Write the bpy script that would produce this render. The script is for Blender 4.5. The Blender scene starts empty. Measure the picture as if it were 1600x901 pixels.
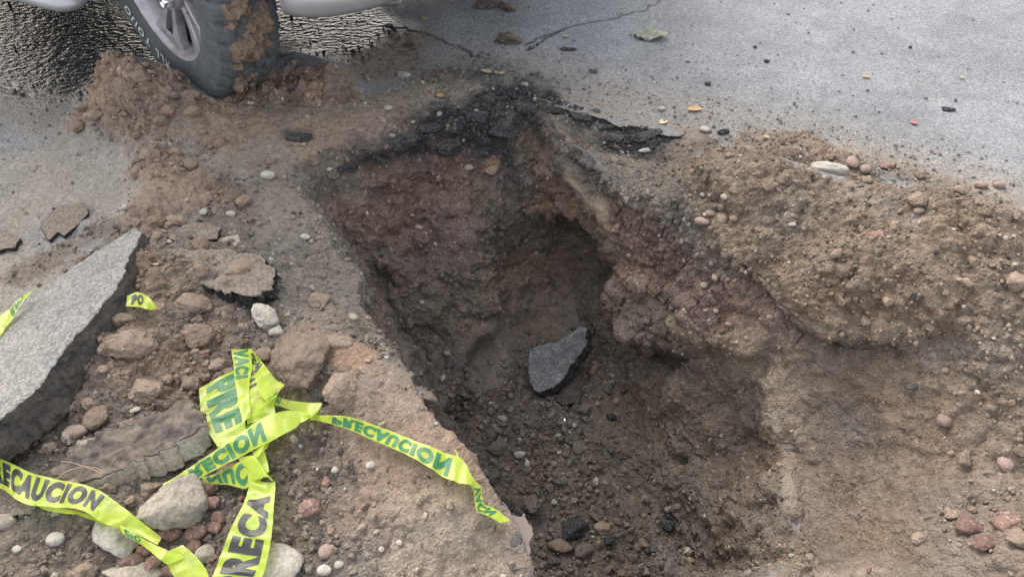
import bpy, bmesh, math, random, time
import numpy as np
from mathutils import Vector, Matrix
T0 = time.time()
SC = bpy.context.scene
rnd = random.Random(7)
rng = np.random.default_rng(7)

# ------------------------------------------------------------ camera
CAM_H, PITCH, FPX = 1.35, math.radians(45), 1209.0      # FPX: focal length in pixels of the 1600 px wide photograph
cam_d = bpy.data.cameras.new('camera'); cam = bpy.data.objects.new('camera', cam_d)
SC.collection.objects.link(cam); SC.camera = cam
cam.location = (0, 0, CAM_H); cam.rotation_euler = (math.pi/2 - PITCH, 0, 0)
cam_d.sensor_width = 36; cam_d.lens = 36*FPX/1600; cam_d.clip_start = .02; cam_d.clip_end = 2000
cam_d.dof.use_dof = False
# ------------------------------------------------------------ world, sun, exposure
SUN_EL, SUN_AZ = math.radians(43), math.radians(-30)      # azimuth measured from +Y towards +X
world = bpy.data.worlds.new('World'); SC.world = world; world.use_nodes = True
wn = world.node_tree.nodes; wl = world.node_tree.links
sky = wn.new('ShaderNodeTexSky'); sky.sky_type = 'NISHITA'; sky.sun_disc = False
sky.sun_elevation = SUN_EL; sky.sun_rotation = SUN_AZ
sky.air_density = 1.0; sky.dust_density = 6.0; sky.ozone_density = 1.0
bg = wn['Background']; bg.inputs['Strength'].default_value = 0.15
# thin even cloud in front of the blue: pale light from the whole dome
cl = wn.new('ShaderNodeMix'); cl.data_type = 'RGBA'; cl.inputs[0].default_value = .5; cl.inputs[7].default_value = (8.6, 8.5, 8.3, 1)
wl.new(sky.outputs[0], cl.inputs[6]); wl.new(cl.outputs[2], bg.inputs['Color'])
sun_d = bpy.data.lights.new('sun', 'SUN'); sun = bpy.data.objects.new('sun', sun_d); SC.collection.objects.link(sun)
sun_d.energy = 2.0; sun_d.angle = math.radians(44); sun_d.color = (1, .95, .88)
sdir = Vector((math.sin(SUN_AZ)*math.cos(SUN_EL), math.cos(SUN_AZ)*math.cos(SUN_EL), math.sin(SUN_EL)))
sun.rotation_euler = sdir.to_track_quat('Z', 'Y').to_euler()
SC.view_settings.view_transform = 'Standard'; SC.view_settings.look = 'None'
SC.view_settings.exposure = 0.96; SC.view_settings.gamma = 1

# ------------------------------------------------------------ helpers
CO = SC.collection.objects
def tag(o, label=None, cat=None, group=None, kind=None):
    if label: o['label'] = label
    if cat: o['category'] = cat
    if group: o['group'] = group
    if kind: o['kind'] = kind
    return o
def link(name, me, parent=None, mat=None):
    o = bpy.data.objects.new(name, me); CO.link(o)
    if parent is not None: o.parent = parent
    if mat is not None and me is not None:
        for m in (mat if isinstance(mat, (list, tuple)) else [mat]): me.materials.append(m)
    return o
def empty(name, loc=(0, 0, 0), rot=(0, 0, 0)):
    o = bpy.data.objects.new(name, None); CO.link(o); o.location = loc; o.rotation_euler = rot
    o.empty_display_size = .05
    return o
def mesh_np(name, V, F, smooth=True, col=None, midx=None):
    """V (n,3), F (m,3) or (m,4) arrays"""
    me = bpy.data.meshes.new(name); V = np.asarray(V, np.float32); F = np.asarray(F, np.int32)
    k = F.shape[1]
    me.vertices.add(len(V)); me.vertices.foreach_set('co', V.ravel())
    me.loops.add(F.size); me.loops.foreach_set('vertex_index', F.ravel())
    me.polygons.add(len(F)); me.polygons.foreach_set('loop_start', np.arange(0, F.size, k, dtype=np.int32))
    if midx is not None: me.polygons.foreach_set('material_index', np.asarray(midx, np.int32))
    me.update(calc_edges=True)
    me.polygons.foreach_set('use_smooth', np.full(len(F), smooth))
    for nm, arr in (col or {}).items():
        a = me.attributes.new(nm, 'FLOAT_COLOR', 'POINT')
        arr = np.asarray(arr, np.float32)
        if arr.shape[1] == 3: arr = np.concatenate([arr, np.ones((len(arr), 1), np.float32)], 1)
        a.data.foreach_set('color', arr.ravel())
    me.update()
    return me
def bm_obj(name, bm, mat, parent=None, smooth=False):
    me = bpy.data.meshes.new(name); bm.to_mesh(me); bm.free()
    me.polygons.foreach_set('use_smooth', np.full(len(me.polygons), smooth))
    return link(name, me, parent, mat)

# numpy noise ------------------------------------------------
def _hash(x, y, z, s):
    with np.errstate(over='ignore'):
        n = x.astype(np.uint32)*np.uint32(374761393) + y.astype(np.uint32)*np.uint32(668265263) + z.astype(np.uint32)*np.uint32(2147483647) + np.uint32((s*1274126177) & 0xffffffff)
        n = (n ^ (n >> np.uint32(13)))*np.uint32(1274126177)
        n = (n ^ (n >> np.uint32(16)))*np.uint32(2246822519)
        n = n ^ (n >> np.uint32(15))
    return n
def _h01(n): return (n & np.uint32(0xffffff)).astype(np.float32)*(1/16777215.)
def vnoise(P, scale, seed=0):
    """value noise in -1..1; scale = feature size in metres"""
    Q = P/scale + 1000.37; I = np.floor(Q).astype(np.int64); f = (Q - I).astype(np.float32); I = I.astype(np.uint32)
    f = f*f*f*(f*(f*6 - 15) + 10); out = 0
    for dx in (0, 1):
        wx = f[:, 0] if dx else 1 - f[:, 0]
        for dy in (0, 1):
            wy = f[:, 1] if dy else 1 - f[:, 1]
            for dz in (0, 1):
                wz = f[:, 2] if dz else 1 - f[:, 2]
                out = out + wx*wy*wz*_h01(_hash(I[:, 0]+dx, I[:, 1]+dy, I[:, 2]+dz, seed))
    return out*2 - 1
def fbm(P, scale, oct=3, seed=0, gain=.5):
    a, s, tot, out = 1., scale, 0, 0
    for k in range(oct):
        out = out + a*vnoise(P, s, seed + k*17); tot += a; a *= gain; s *= .48
    return out/tot
def worley(P, scale, seed=0, want2=False):
    """distance to nearest random point (in cells), 27 cell search; also id hash"""
    Q = (P/scale + 1000.37).astype(np.float32); I = np.floor(Q); f = Q - I; Iu = I.astype(np.int64).astype(np.uint32)
    d1 = np.full(len(P), 9., np.float32); d2 = d1.copy(); hid = np.zeros(len(P), np.float32)
    for dx in (-1, 0, 1):
        for dy in (-1, 0, 1):
            for dz in (-1, 0, 1):
                h = _hash(Iu[:, 0]+np.uint32(dx & 0xffffffff), Iu[:, 1]+np.uint32(dy & 0xffffffff), Iu[:, 2]+np.uint32(dz & 0xffffffff), seed)
                px = dx + (h & np.uint32(1023)).astype(np.float32)/1023 - f[:, 0]
                py = dy + ((h >> np.uint32(10)) & np.uint32(1023)).astype(np.float32)/1023 - f[:, 1]
                pz = dz + ((h >> np.uint32(20)) & np.uint32(1023)).astype(np.float32)/1023 - f[:, 2]
                d = px*px + py*py + pz*pz
                m = d < d1
                d2 = np.where(m, d1, np.minimum(d2, d)); d1 = np.where(m, d, d1)
                hid = np.where(m, _h01(h), hid)
    return np.sqrt(d1), np.sqrt(d2), hid
def sstep(a, b, x):
    t = np.clip((x - a)/(b - a), 0, 1); return t*t*(3 - 2*t)

# photograph pixel + height -> place in the world
CT, ST = math.cos(PITCH), math.sin(PITCH)
def ray(px, py):
    u, v = (px - 800)/FPX, (450.5 - py)/FPX
    return np.array([u, CT + v*ST, -ST + v*CT])
def W(px, py, z=0.):
    d = ray(px, py); t = (z - CAM_H)/d[2]
    return np.array([0, 0, CAM_H]) + d*t
def project(P):
    x, y, z = P[..., 0], P[..., 1], P[..., 2] - CAM_H
    dep = y*CT - z*ST; up = y*ST + z*CT
    return 800 + FPX*x/dep, 450.5 - FPX*up/dep, dep

# ------------------------------------------------------------ materials
def newmat(name):
    m = bpy.data.materials.new(name); m.use_nodes = True; nt = m.node_tree
    return m, nt, nt.nodes['Principled BSDF']
def nd(nt, t, **kw):
    n = nt.nodes.new(t)
    for k, v in kw.items():
        if k in n.inputs.keys(): n.inputs[k].default_value = v
        else: setattr(n, k, v)
    return n
def mathn(nt, op, a, b=None, clamp=False):
    n = nt.nodes.new('ShaderNodeMath'); n.operation = op; n.use_clamp = clamp
    for i, x in enumerate((a, b)):
        if x is None: continue
        if isinstance(x, (int, float)): n.inputs[i].default_value = x
        else: nt.links.new(x, n.inputs[i])
    return n.outputs[0]
def mixc(nt, f, a, b, mode='MIX'):
    n = nt.nodes.new('ShaderNodeMix'); n.data_type = 'RGBA'; n.blend_type = mode
    for s, x in ((n.inputs[0], f), (n.inputs[6], a), (n.inputs[7], b)):
        if isinstance(x, (int, float)): s.default_value = x
        elif isinstance(x, tuple): s.default_value = (*x[:3], 1)
        else: nt.links.new(x, s)
    return n.outputs[2]
def maprange(nt, x, a, b, c, d):
    n = nt.nodes.new('ShaderNodeMapRange'); nt.links.new(x, n.inputs[0])
    for i, v in enumerate((a, b, c, d)): n.inputs[i+1].default_value = v
    return n.outputs[0]
def obj_tex(nt, kind, scale, coord='Object', **kw):
    tc = nt.nodes.get('TC') or nt.nodes.new('ShaderNodeTexCoord'); tc.name = 'TC'
    n = nt.nodes.new(kind); n.inputs['Scale'].default_value = scale
    for k, v in kw.items():
        if k in n.inputs.keys(): n.inputs[k].default_value = v
        else: setattr(n, k, v)
    nt.links.new(tc.outputs[coord], n.inputs['Vector'])
    return n

def make_ground_mat():
    """reads col (rgb) and prp (r wetness, g asphalt, b grain strength)"""
    m, nt, B = newmat('ground_material'); L = nt.links
    ca = nd(nt, 'ShaderNodeAttribute', attribute_name='col'); pa = nd(nt, 'ShaderNodeAttribute', attribute_name='prp')
    sep = nt.nodes.new('ShaderNodeSeparateColor'); L.new(pa.outputs['Color'], sep.inputs[0])
    wet, asp, grain = sep.outputs[0], sep.outputs[1], sep.outputs[2]
    # soil grain
    n1 = obj_tex(nt, 'ShaderNodeTexNoise', 260, Detail=4, Roughness=.65)
    n2 = obj_tex(nt, 'ShaderNodeTexNoise', 70, Detail=5, Roughness=.7)
    v1 = obj_tex(nt, 'ShaderNodeTexVoronoi', 170)
    v2 = obj_tex(nt, 'ShaderNodeTexVoronoi', 95)
    # asphalt aggregate
    va = obj_tex(nt, 'ShaderNodeTexVoronoi', 210); va2 = obj_tex(nt, 'ShaderNodeTexVoronoi', 120)
    h_soil = mathn(nt, 'ADD', mathn(nt, 'MULTIPLY', n1.outputs[0], .5), mathn(nt, 'MULTIPLY', n2.outputs[0], 1.4))
    h_soil = mathn(nt, 'SUBTRACT', h_soil, mathn(nt, 'MULTIPLY', v1.outputs['Distance'], .5))
    h_soil = mathn(nt, 'SUBTRACT', h_soil, mathn(nt, 'MULTIPLY', v2.outputs['Distance'], .5))
    h_asp = mathn(nt, 'MULTIPLY', mathn(nt, 'SUBTRACT', 1.0, va2.outputs['Distance']), .8)
    h_asp = mathn(nt, 'ADD', h_asp, mathn(nt, 'MULTIPLY', va.outputs['Distance'], -.4))
    mx = nt.nodes.new('ShaderNodeMix'); L.new(asp, mx.inputs[0]); L.new(h_soil, mx.inputs[2]); L.new(h_asp, mx.inputs[3])
    bump = nd(nt, 'ShaderNodeBump', Distance=.010); L.new(mx.outputs[0], bump.inputs['Height'])
    L.new(maprange(nt, grain, 0, 1, .12, 1.0), bump.inputs['Strength'])
    # ripples of the wet film
    nw = nt.nodes.new('ShaderNodeTexNoise'); nw.inputs['Scale'].default_value = 60; nw.inputs['Detail'].default_value = 1.6
    mp = nt.nodes.new('ShaderNodeMapping'); mp.inputs['Scale'].default_value = (.62, 1, 1); L.new(nt.nodes['TC'].outputs['Object'], mp.inputs[0]); L.new(mp.outputs[0], nw.inputs['Vector'])
    b2 = nd(nt, 'ShaderNodeBump', Distance=.0075); L.new(nw.outputs[0], b2.inputs['Height'])
    L.new(mathn(nt, 'MULTIPLY', wet, .95), b2.inputs['Strength']); L.new(bump.outputs[0], b2.inputs['Normal'])
    L.new(b2.outputs[0], B.inputs['Normal']); L.new(b2.outputs[0], B.inputs['Coat Normal']); L.new(wet, B.inputs['Coat Weight']); B.inputs['Coat IOR'].default_value = 1.6; B.inputs['Coat Roughness'].default_value = .16
    # colour variation
    c = ca.outputs['Color']
    f = maprange(nt, n1.outputs[0], .32, .68, .72, 1.28); c = mixc(nt, 1.0, c, f, 'MULTIPLY')
    f = maprange(nt, n2.outputs[0], .3, .7, .75, 1.25); c = mixc(nt, 1.0, c, f, 'MULTIPLY')
    # stone chips in asphalt: some cells pale, some dark
    sc2 = nt.nodes.new('ShaderNodeSeparateColor'); L.new(va.outputs['Color'], sc2.inputs[0])
    chips = maprange(nt, sc2.outputs[0], 0, 1, .78, 1.24)
    c2 = mixc(nt, 1.0, c, chips, 'MULTIPLY')
    nL = obj_tex(nt, 'ShaderNodeTexNoise', 2.6, Detail=5, Roughness=.6); nM = obj_tex(nt, 'ShaderNodeTexNoise', 11, Detail=6, Roughness=.7)
    c2 = mixc(nt, 1.0, c2, maprange(nt, nL.outputs[0], .35, .65, .86, 1.12), 'MULTIPLY'); c2 = mixc(nt, 1.0, c2, maprange(nt, nM.outputs[0], .3, .7, .86, 1.12), 'MULTIPLY')
    c2 = mixc(nt, maprange(nt, nM.outputs[0], .56, .75, 0, .35), c2, (.20, .185, .165))
    c = mixc(nt, asp, c, c2)
    sc3 = nt.nodes.new('ShaderNodeSeparateColor'); L.new(v2.outputs['Color'], sc3.inputs[0])
    pale = mathn(nt, 'GREATER_THAN', sc3.outputs[1], .955)
    pale = mathn(nt, 'MULTIPLY', pale, mathn(nt, 'LESS_THAN', v2.outputs['Distance'], .42))
    pale = mathn(nt, 'MULTIPLY', pale, mathn(nt, 'MULTIPLY', grain, .3))
    c = mixc(nt, pale, c, (.42, .37, .32))
    L.new(c, B.inputs['Base Color'])
    L.new(maprange(nt, wet, 0, 1, .93, .24), B.inputs['Roughness'])
    L.new(maprange(nt, wet, 0, 1, .25, 1.), B.inputs['Specular IOR Level'])
    return m
GROUND = make_ground_mat()

def stone_mat(name, c1, c2, scale=35, bump=.5, rough=.9, speck=None, obj_rand=.0):
    m, nt, B = newmat(name); L = nt.links
    n1 = obj_tex(nt, 'ShaderNodeTexNoise', scale, Detail=6, Roughness=.7)
    n2 = obj_tex(nt, 'ShaderNodeTexNoise', scale*6, Detail=3, Roughness=.6)
    c = mixc(nt, maprange(nt, n1.outputs[0], .35, .65, 0, 1), c1, c2)
    c = mixc(nt, 1.0, c, maprange(nt, n2.outputs[0], .3, .7, .75, 1.25), 'MULTIPLY')
    if speck:
        v = obj_tex(nt, 'ShaderNodeTexVoronoi', scale*5)
        s = nt.nodes.new('ShaderNodeSeparateColor'); L.new(v.outputs['Color'], s.inputs[0])
        c = mixc(nt, mathn(nt, 'MULTIPLY', mathn(nt, 'GREATER_THAN', s.outputs[0], .86), .8), c, speck)
    if obj_rand:
        oi = nt.nodes.new('ShaderNodeObjectInfo')
        c = mixc(nt, 1.0, c, maprange(nt, oi.outputs['Random'], 0, 1, 1 - obj_rand, 1 + obj_rand), 'MULTIPLY')
    L.new(c, B.inputs['Base Color'])
    hh = mathn(nt, 'ADD', n1.outputs[0], mathn(nt, 'MULTIPLY', n2.outputs[0], .5))
    b = nd(nt, 'ShaderNodeBump', Distance=.006, Strength=bump); L.new(hh, b.inputs['Height']); L.new(b.outputs[0], B.inputs['Normal'])
    B.inputs['Roughness'].default_value = rough; B.inputs['Specular IOR Level'].default_value = .25
    return m
def plain_mat(name, c, rough=.5, metal=0, spec=.5, noise=.12, scale=30, bump=0):
    m, nt, B = newmat(name); L = nt.links
    n1 = obj_tex(nt, 'ShaderNodeTexNoise', scale, Detail=5, Roughness=.65)
    L.new(mixc(nt, 1.0, c, maprange(nt, n1.outputs[0], .3, .7, 1 - noise, 1 + noise), 'MULTIPLY'), B.inputs['Base Color'])
    L.new(maprange(nt, n1.outputs[0], .3, .7, max(0, rough - .1), min(1, rough + .1)), B.inputs['Roughness'])
    B.inputs['Metallic'].default_value = metal; B.inputs['Specular IOR Level'].default_value = spec
    if bump:
        b = nd(nt, 'ShaderNodeBump', Distance=.003, Strength=bump); L.new(n1.outputs[0], b.inputs['Height']); L.new(b.outputs[0], B.inputs['Normal'])
    return m
# ============================================================ THE GROUND WITH ITS PIT
CX, CY = .17, 1.445                                     # middle of the pit
DK = .82
W0 = W
def inset(px, py, z, ins, z2):
    z2 = z2*DK                          # under a rim point, moved towards the pit's middle
    p = W(px, py, z); c = np.array([CX, CY, 0]); d = p - c; r = math.hypot(d[0], d[1]); k = (r - ins)/r
    return np.array([CX + d[0]*k, CY + d[1]*k, z2])
R = lambda px, py, z: W(px, py, z*DK if z < -.1 else z)
left_lip = [(440, 262, 0.), (500, 335, .0), (555, 430, .0), (600, 520, .02), (622, 590, .03), (700, 700, .06), (800, 808, .06), (838, 900, .05)]
near_lip = [(840, 985, .03), (1000, 1040, 0.), (1150, 990, 0.), (1190, 905, -.06), (1255, 872, -.18)]
rim = [R(*p) for p in left_lip + near_lip] + [R(*p) for p in [
    (1238, 820, -.34), (1236, 740, -.36), (1212, 650, -.32), (1215, 590, -.22), (1235, 545, -.11), (1200, 490, -.03), (1130, 415, 0.), (1068, 350, 0.),
    (1000, 305, 0.), (940, 265, 0.), (890, 225, 0.), (852, 190, 0.), (822, 170, 0.), (780, 180, 0.), (720, 198, 0.), (660, 212, 0.), (600, 228, 0.), (540, 238, 0.), (480, 240, 0.)]]
L3 = [inset(*p[:3], i, -.2) for p, i in zip(left_lip, (.14, .09, .03, .03, .02, .02, .02, .02))] + [inset(*p[:3], .04, -.25) for p in near_lip] + [R(*p) for p in [
    (1150, 890, -.52), (1160, 800, -.52), (1155, 720, -.5), (1140, 650, -.46), (1110, 580, -.36), (1090, 500, -.22), (1040, 430, -.2), (990, 390, -.2),
    (945, 350, -.2), (905, 310, -.18), (870, 270, -.17), (845, 262, -.18), (800, 268, -.2), (740, 280, -.2), (680, 290, -.2), (620, 300, -.2), (570, 318, -.2)]]
L2 = [inset(*p[:3], i, -.52) for p, i in zip(left_lip, (.26, .18, .10, .06, .05, .05, .05, .05))] + [inset(*p[:3], .08, -.55) for p in near_lip] + [R(*p) for p in [
    (1080, 910, -.7), (1090, 800, -.68), (1070, 710, -.66), (1045, 630, -.6), (1030, 545, -.5), (1010, 500, -.42), (960, 470, -.45), (930, 430, -.48),
    (880, 400, -.5), (820, 400, -.5), (760, 420, -.5), (700, 432, -.5), (645, 450, -.5)]]
L1 = [inset(*p[:3], i, z) for p, i, z in zip(left_lip, (.42, .32, .2, .12, .09, .08, .08, .08), (-.8, -.8, -.8, -.83, -.85, -.86, -.86, -.86))] + [inset(*p[:3], .14, -.86) for p in near_lip] + [R(*p) for p in [
    (1000, 910, -.82), (1000, 800, -.82), (985, 710, -.8), (975, 630, -.79), (955, 570, -.76), (930, 535, -.76), (870, 520, -.78), (800, 560, -.8), (750, 600, -.82), (705, 645, -.83)]]
# ---- angular samples, denser where the photograph looks closest
NA = 1900
tt = np.linspace(0, 2*np.pi, 4001)
dens = 1.0 + .9*np.exp(-((np.angle(np.exp(1j*(tt - np.radians(215)))))/.55)**2) + .35*np.exp(-((np.angle(np.exp(1j*(tt - np.radians(330)))))/.5)**2) - .45*np.exp(-((np.angle(np.exp(1j*(tt - np.radians(272)))))/.22)**2)
cum = np.concatenate([[0], np.cumsum(.5*(dens[1:] + dens[:-1]))]); cum /= cum[-1]
PHI = np.interp(np.arange(NA)/NA, cum, tt)
def loop(pts, sig, zk=.82):
    pts = np.array(pts); dx, dy = pts[:, 0] - CX, pts[:, 1] - CY
    a = np.arctan2(dy, dx) % (2*np.pi); r = np.hypot(dx, dy); o = np.argsort(a); a, r, z = a[o], r[o], pts[o, 2]
    a3 = np.concatenate([a - 2*np.pi, a, a + 2*np.pi]); g = np.linspace(0, 2*np.pi, 1440, endpoint=False)
    out = []
    for q in (r, z):
        y = np.interp(g, a3, np.tile(q, 3))
        k = np.exp(-.5*(np.arange(-60, 61)/(sig*4))**2); k /= k.sum()
        y = np.convolve(np.concatenate([y[-60:], y, y[:60]]), k, 'valid')
        out.append(np.interp(PHI, np.append(g, 2*np.pi), np.append(y, y[0])))
    return out
r4, z4 = loop(rim, 1.0); r3, z3 = loop(L3, 1.5); r2, z2 = loop(L2, 2.2); r1, z1 = loop(L1, 2.5)
an = np.stack([np.cos(PHI)*.7, np.sin(PHI)*.7, zero if False else np.zeros(NA)], 1)
r4 = r4 + .030*fbm(an, .16, 3, 90) + .012*fbm(an, .04, 3, 91); r3 = r3 + .018*fbm(an, .2, 3, 92); r2 = r2 + .02*fbm(an, .25, 3, 93)
r3 = np.minimum(r3, r4 - .01)
# ---- radial rows
s_in = np.concatenate([np.linspace(0.02, 1, 70, endpoint=False), np.linspace(1, 2, 75, endpoint=False), np.linspace(2, 3, 80, endpoint=False), np.linspace(3, 4, 75, endpoint=False)])
zero = np.zeros(NA)
rk = np.array([zero, r1, r2, r3, r4]); zk = np.array([zero - .70, z1, z2, z3, z4])
def catmull(k, s):
    i = min(int(s), 3); f = s - i
    p0, p1, p2, p3 = k[max(i-1, 0)], k[i], k[i+1], k[min(i+2, 4)]
    m1, m2 = (p2 - p0)*.5*.7, (p3 - p1)*.5*.7
    if i == 0: m1 = p2 - p1
    if i == 3: m2 = (p2 - p1)*.9
    return (2*f**3 - 3*f**2 + 1)*p1 + (f**3 - 2*f**2 + f)*m1 + (-2*f**3 + 3*f**2)*p2 + (f**3 - f**2)*m2
rin = np.array([catmull(rk, s) for s in s_in]); zin = np.array([catmull(zk, s) for s in s_in])
d1 = np.cumsum(np.concatenate([[0], np.full(280, .0036), np.linspace(.0036, .007, 40)]))
d2 = d1[-1] + np.cumsum(.009*1.17**np.arange(52))
dout = np.concatenate([d1, d2])
rout = r4[None, :] + dout[:, None]
lam = .16 + .16*sstep(0, -.15, z4) if False else np.where(z4 < -.02, .16 + .18*np.clip(-z4/.25, 0, 1), .16)
zout = z4[None, :]*np.exp(-(dout[:, None]/lam[None, :])**2)*(1 - np.clip(dout[:, None] - .6, 0, 1)) * np.where(dout[:, None] > 1.6, 0, 1)
RR = np.concatenate([rin, rout]); ZZ = np.concatenate([zin, zout]); NR = RR.shape[0]
SS = np.concatenate([np.repeat(s_in[:, None], NA, 1), 4 + np.repeat(dout[:, None], NA, 1)])
P = np.stack([CX + RR*np.cos(PHI), CY + RR*np.sin(PHI), ZZ], -1).reshape(-1, 3)
S = SS.ravel()
def grid_normals(P):
    G = P.reshape(NR, NA, 3)
    du = np.roll(G, -1, 1) - np.roll(G, 1, 1)
    dv = np.empty_like(G); dv[1:-1] = G[2:] - G[:-2]; dv[0] = G[1] - G[0]; dv[-1] = G[-1] - G[-2]
    n = np.cross(dv, du); n /= np.linalg.norm(n, axis=-1, keepdims=True) + 1e-12
    return n.reshape(-1, 3)
def zbuf(P, cell=4):
    """nearest ground depth on a coarse grid of photograph pixels: used to find WHERE IN THE WORLD a thing lies"""
    px, py, dep = project(P); ok = (dep > .2) & (px > -600) & (px < 2200) & (py > -400) & (py < 1300)
    nx, ny = 2800//cell, 1700//cell
    ix = ((px[ok] + 600)/cell).astype(int).clip(0, nx-1); iy = ((py[ok] + 400)/cell).astype(int).clip(0, ny-1)
    z = np.full(nx*ny, 99., np.float32); np.minimum.at(z, iy*nx + ix, dep[ok].astype(np.float32)); z = z.reshape(ny, nx)
    for _ in range(3):
        zz = np.pad(z, 1, mode='edge')
        nb = np.min([zz[1:-1, :-2], zz[1:-1, 2:], zz[:-2, 1:-1], zz[2:, 1:-1]], 0)
        z = np.where(z > 90, nb, z)
    return z, cell
def at(zb, px, py, lift=0.):
    """world place of what is seen at a pixel of the photograph, lifted by so many metres"""
    z, c = zb; ix = int((px + 600)//c); iy = int((py + 400)//c)
    w = z[max(iy-1, 0):iy+2, max(ix-1, 0):ix+2]; w = w[w < 90]
    d = ray(px, py); dep = float(np.median(w)) if w.size else 2.
    k = dep/(d[1]*CT - d[2]*ST)
    p = np.array([0, 0, CAM_H]) + d*k; p[2] += lift
    return p
def seg_dist(P, pts):
    out = np.full(len(P), 1e9, np.float32)
    if len(pts) == 1: return np.linalg.norm(P - pts[0], axis=1)
    for a, b in zip(pts[:-1], pts[1:]):
        ab = b - a; t = np.clip(((P - a) @ ab)/(ab @ ab + 1e-9), 0, 1)
        out = np.minimum(out, np.linalg.norm(P - a - t[:, None]*ab, axis=1))
    return out
OUT = S >= 4
# ---- heaps and hollows of the surface outside the pit (metres)
def hill(pts, rad, h, z=0.):
    p = np.array([W(x, y, z) for x, y in pts]); p[:, 2] = 0
    Q = P*np.array([1, 1, 0]); d = seg_dist(Q, p)
    P[:, 2] += h*np.exp(-(d/rad)**2*1.2)*np.where(OUT, 1, np.clip(S - 3.2, 0, .8)/.8)
hill([(225, 150), (235, 190)], .13, .13); hill([(170, 200), (290, 190)], .12, .05); hill([(190, 165)], .07, .05)
hill([(470, 118), (515, 135)], .10, .075); hill([(350, 185), (560, 185)], .16, .03); hill([(405, 128)], .09, .06); hill([(285, 160)], .06, .05)
hill([(255, 245), (300, 290), (250, 330)], .11, .035); hill([(235, 270), (240, 370)], .07, .03)
hill([(520, 560), (640, 700), (730, 840)], .13, .05); hill([(470, 560)], .08, .04)
hill([(560, 640), (600, 860)], .16, .03)
hill([(270, 430), (200, 560)], .15, .05); hill([(360, 440)], .1, .03)
hill([(1130, 310), (1280, 330), (1420, 400)], .14, .09); hill([(1180, 360), (1330, 420), (1600, 430)], .19, .11); hill([(1330, 560), (1600, 620)], .2, .05)
hill([(1290, 470), (1380, 490)], .10, .07); hill([(1250, 255), (1330, 265)], .07, .03)
hill([(1560, 520), (1700, 560)], .22, .12); hill([(1500, 760), (1650, 860)], .22, .06); hill([(1420, 870), (1600, 890)], .12, .05)
hill([(1430, 330)], .04, .035); hill([(1450, 345)], .07, .03)
hill([(40, 640), (60, 800)], .16, .02)
Pb = P.copy(); Nb = grid_normals(Pb); ZB = zbuf(Pb, 6)
# ---- sculpting: (polyline in the picture, radius px, push in metres along the surface normal)
def sculpt(pts, rad, amt, soft=1.):
    w = np.array([at(ZB, x, y) for x, y in pts]); dep = project(w)[2].mean(); r = rad*dep/FPX
    d = seg_dist(Pb, w); m = d < r*2.2
    P[m] += Nb[m]*(amt*np.exp(-(d[m]/r)**2*1.3*soft))[:, None]
sculpt([(800, 400), (860, 380), (920, 420)], 60, -.10); sculpt([(870, 430)], 70, -.06)
sculpt([(840, 330), (900, 345), (945, 390)], 20, .035)
sculpt([(880, 250), (935, 320), (985, 400)], 26, .03); sculpt([(860, 250), (880, 330)], 24, .04)
sculpt([(985, 470), (1030, 520)], 42, .06); sculpt([(1040, 565)], 26, -.09); sculpt([(1020, 560), (1065, 568)], 18, -.05)
sculpt([(1060, 500), (1160, 540)], 26, .03); sculpt([(1000, 430), (1180, 540)], 22, .035)
sculpt([(760, 550), (710, 640)], 20, -.07); sculpt([(715, 650)], 18, -.05); sculpt([(690, 590), (700, 640)], 16, .03)
sculpt([(840, 500), (800, 520)], 40, -.05); sculpt([(620, 350), (640, 480)], 40, .025); sculpt([(740, 380), (760, 520)], 45, .03)
sculpt([(600, 430), (600, 540)], 22, -.03); sculpt([(690, 270), (700, 330)], 35, .02)
sculpt([(1300, 548), (1395, 548)], 16, -.028); sculpt([(1225, 520), (1300, 540)], 15, -.025); sculpt([(1290, 510), (1370, 520)], 26, .03)
sculpt([(1120, 400), (1220, 505)], 12, -.02); sculpt([(1100, 720), (1150, 700)], 36, -.03); sculpt([(1060, 720)], 16, -.04)
sculpt([(1205, 600), (1215, 660)], 34, .03); sculpt([(1232, 690), (1245, 720)], 18, -.02); sculpt([(1190, 720), (1200, 760)], 20, .025); sculpt([(1215, 840), (1190, 880)], 22, .02); sculpt([(1236, 760), (1236, 810)], 12, .02); sculpt([(1100, 600), (1150, 680)], 30, -.02); sculpt([(1340, 705)], 12, -.012); sculpt([(1310, 770), (1260, 850)], 26, -.03)
sculpt([(1180, 700), (1190, 740)], 24, -.03); sculpt([(470, 560)], 40, .03); sculpt([(500, 620)], 18, -.05)
sculpt([(880, 240), (925, 272)], 5, -.03); sculpt([(650, 720), (740, 800), (820, 880)], 30, .012); sculpt([(700, 760), (800, 870)], 16, -.01)
sculpt([(430, 480), (520, 500)], 30, .01); sculpt([(1450, 450)], 30, .03); sculpt([(1530, 330), (1590, 350)], 12, .02)
sculpt([(1100, 300), (1130, 330)], 14, -.02); sculpt([(1180, 430), (1190, 470)], 30, -.02)
sculpt([(890, 205), (960, 225), (1030, 245)], 24, -.035); sculpt([(560, 262), (680, 235)], 18, -.02)
sculpt([(70, 345), (130, 350)], 16, .012); sculpt([(130, 330), (200, 302)], 7, -.012)
sculpt([(640, 230), (700, 200), (800, 170)], 14, .01)

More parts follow.
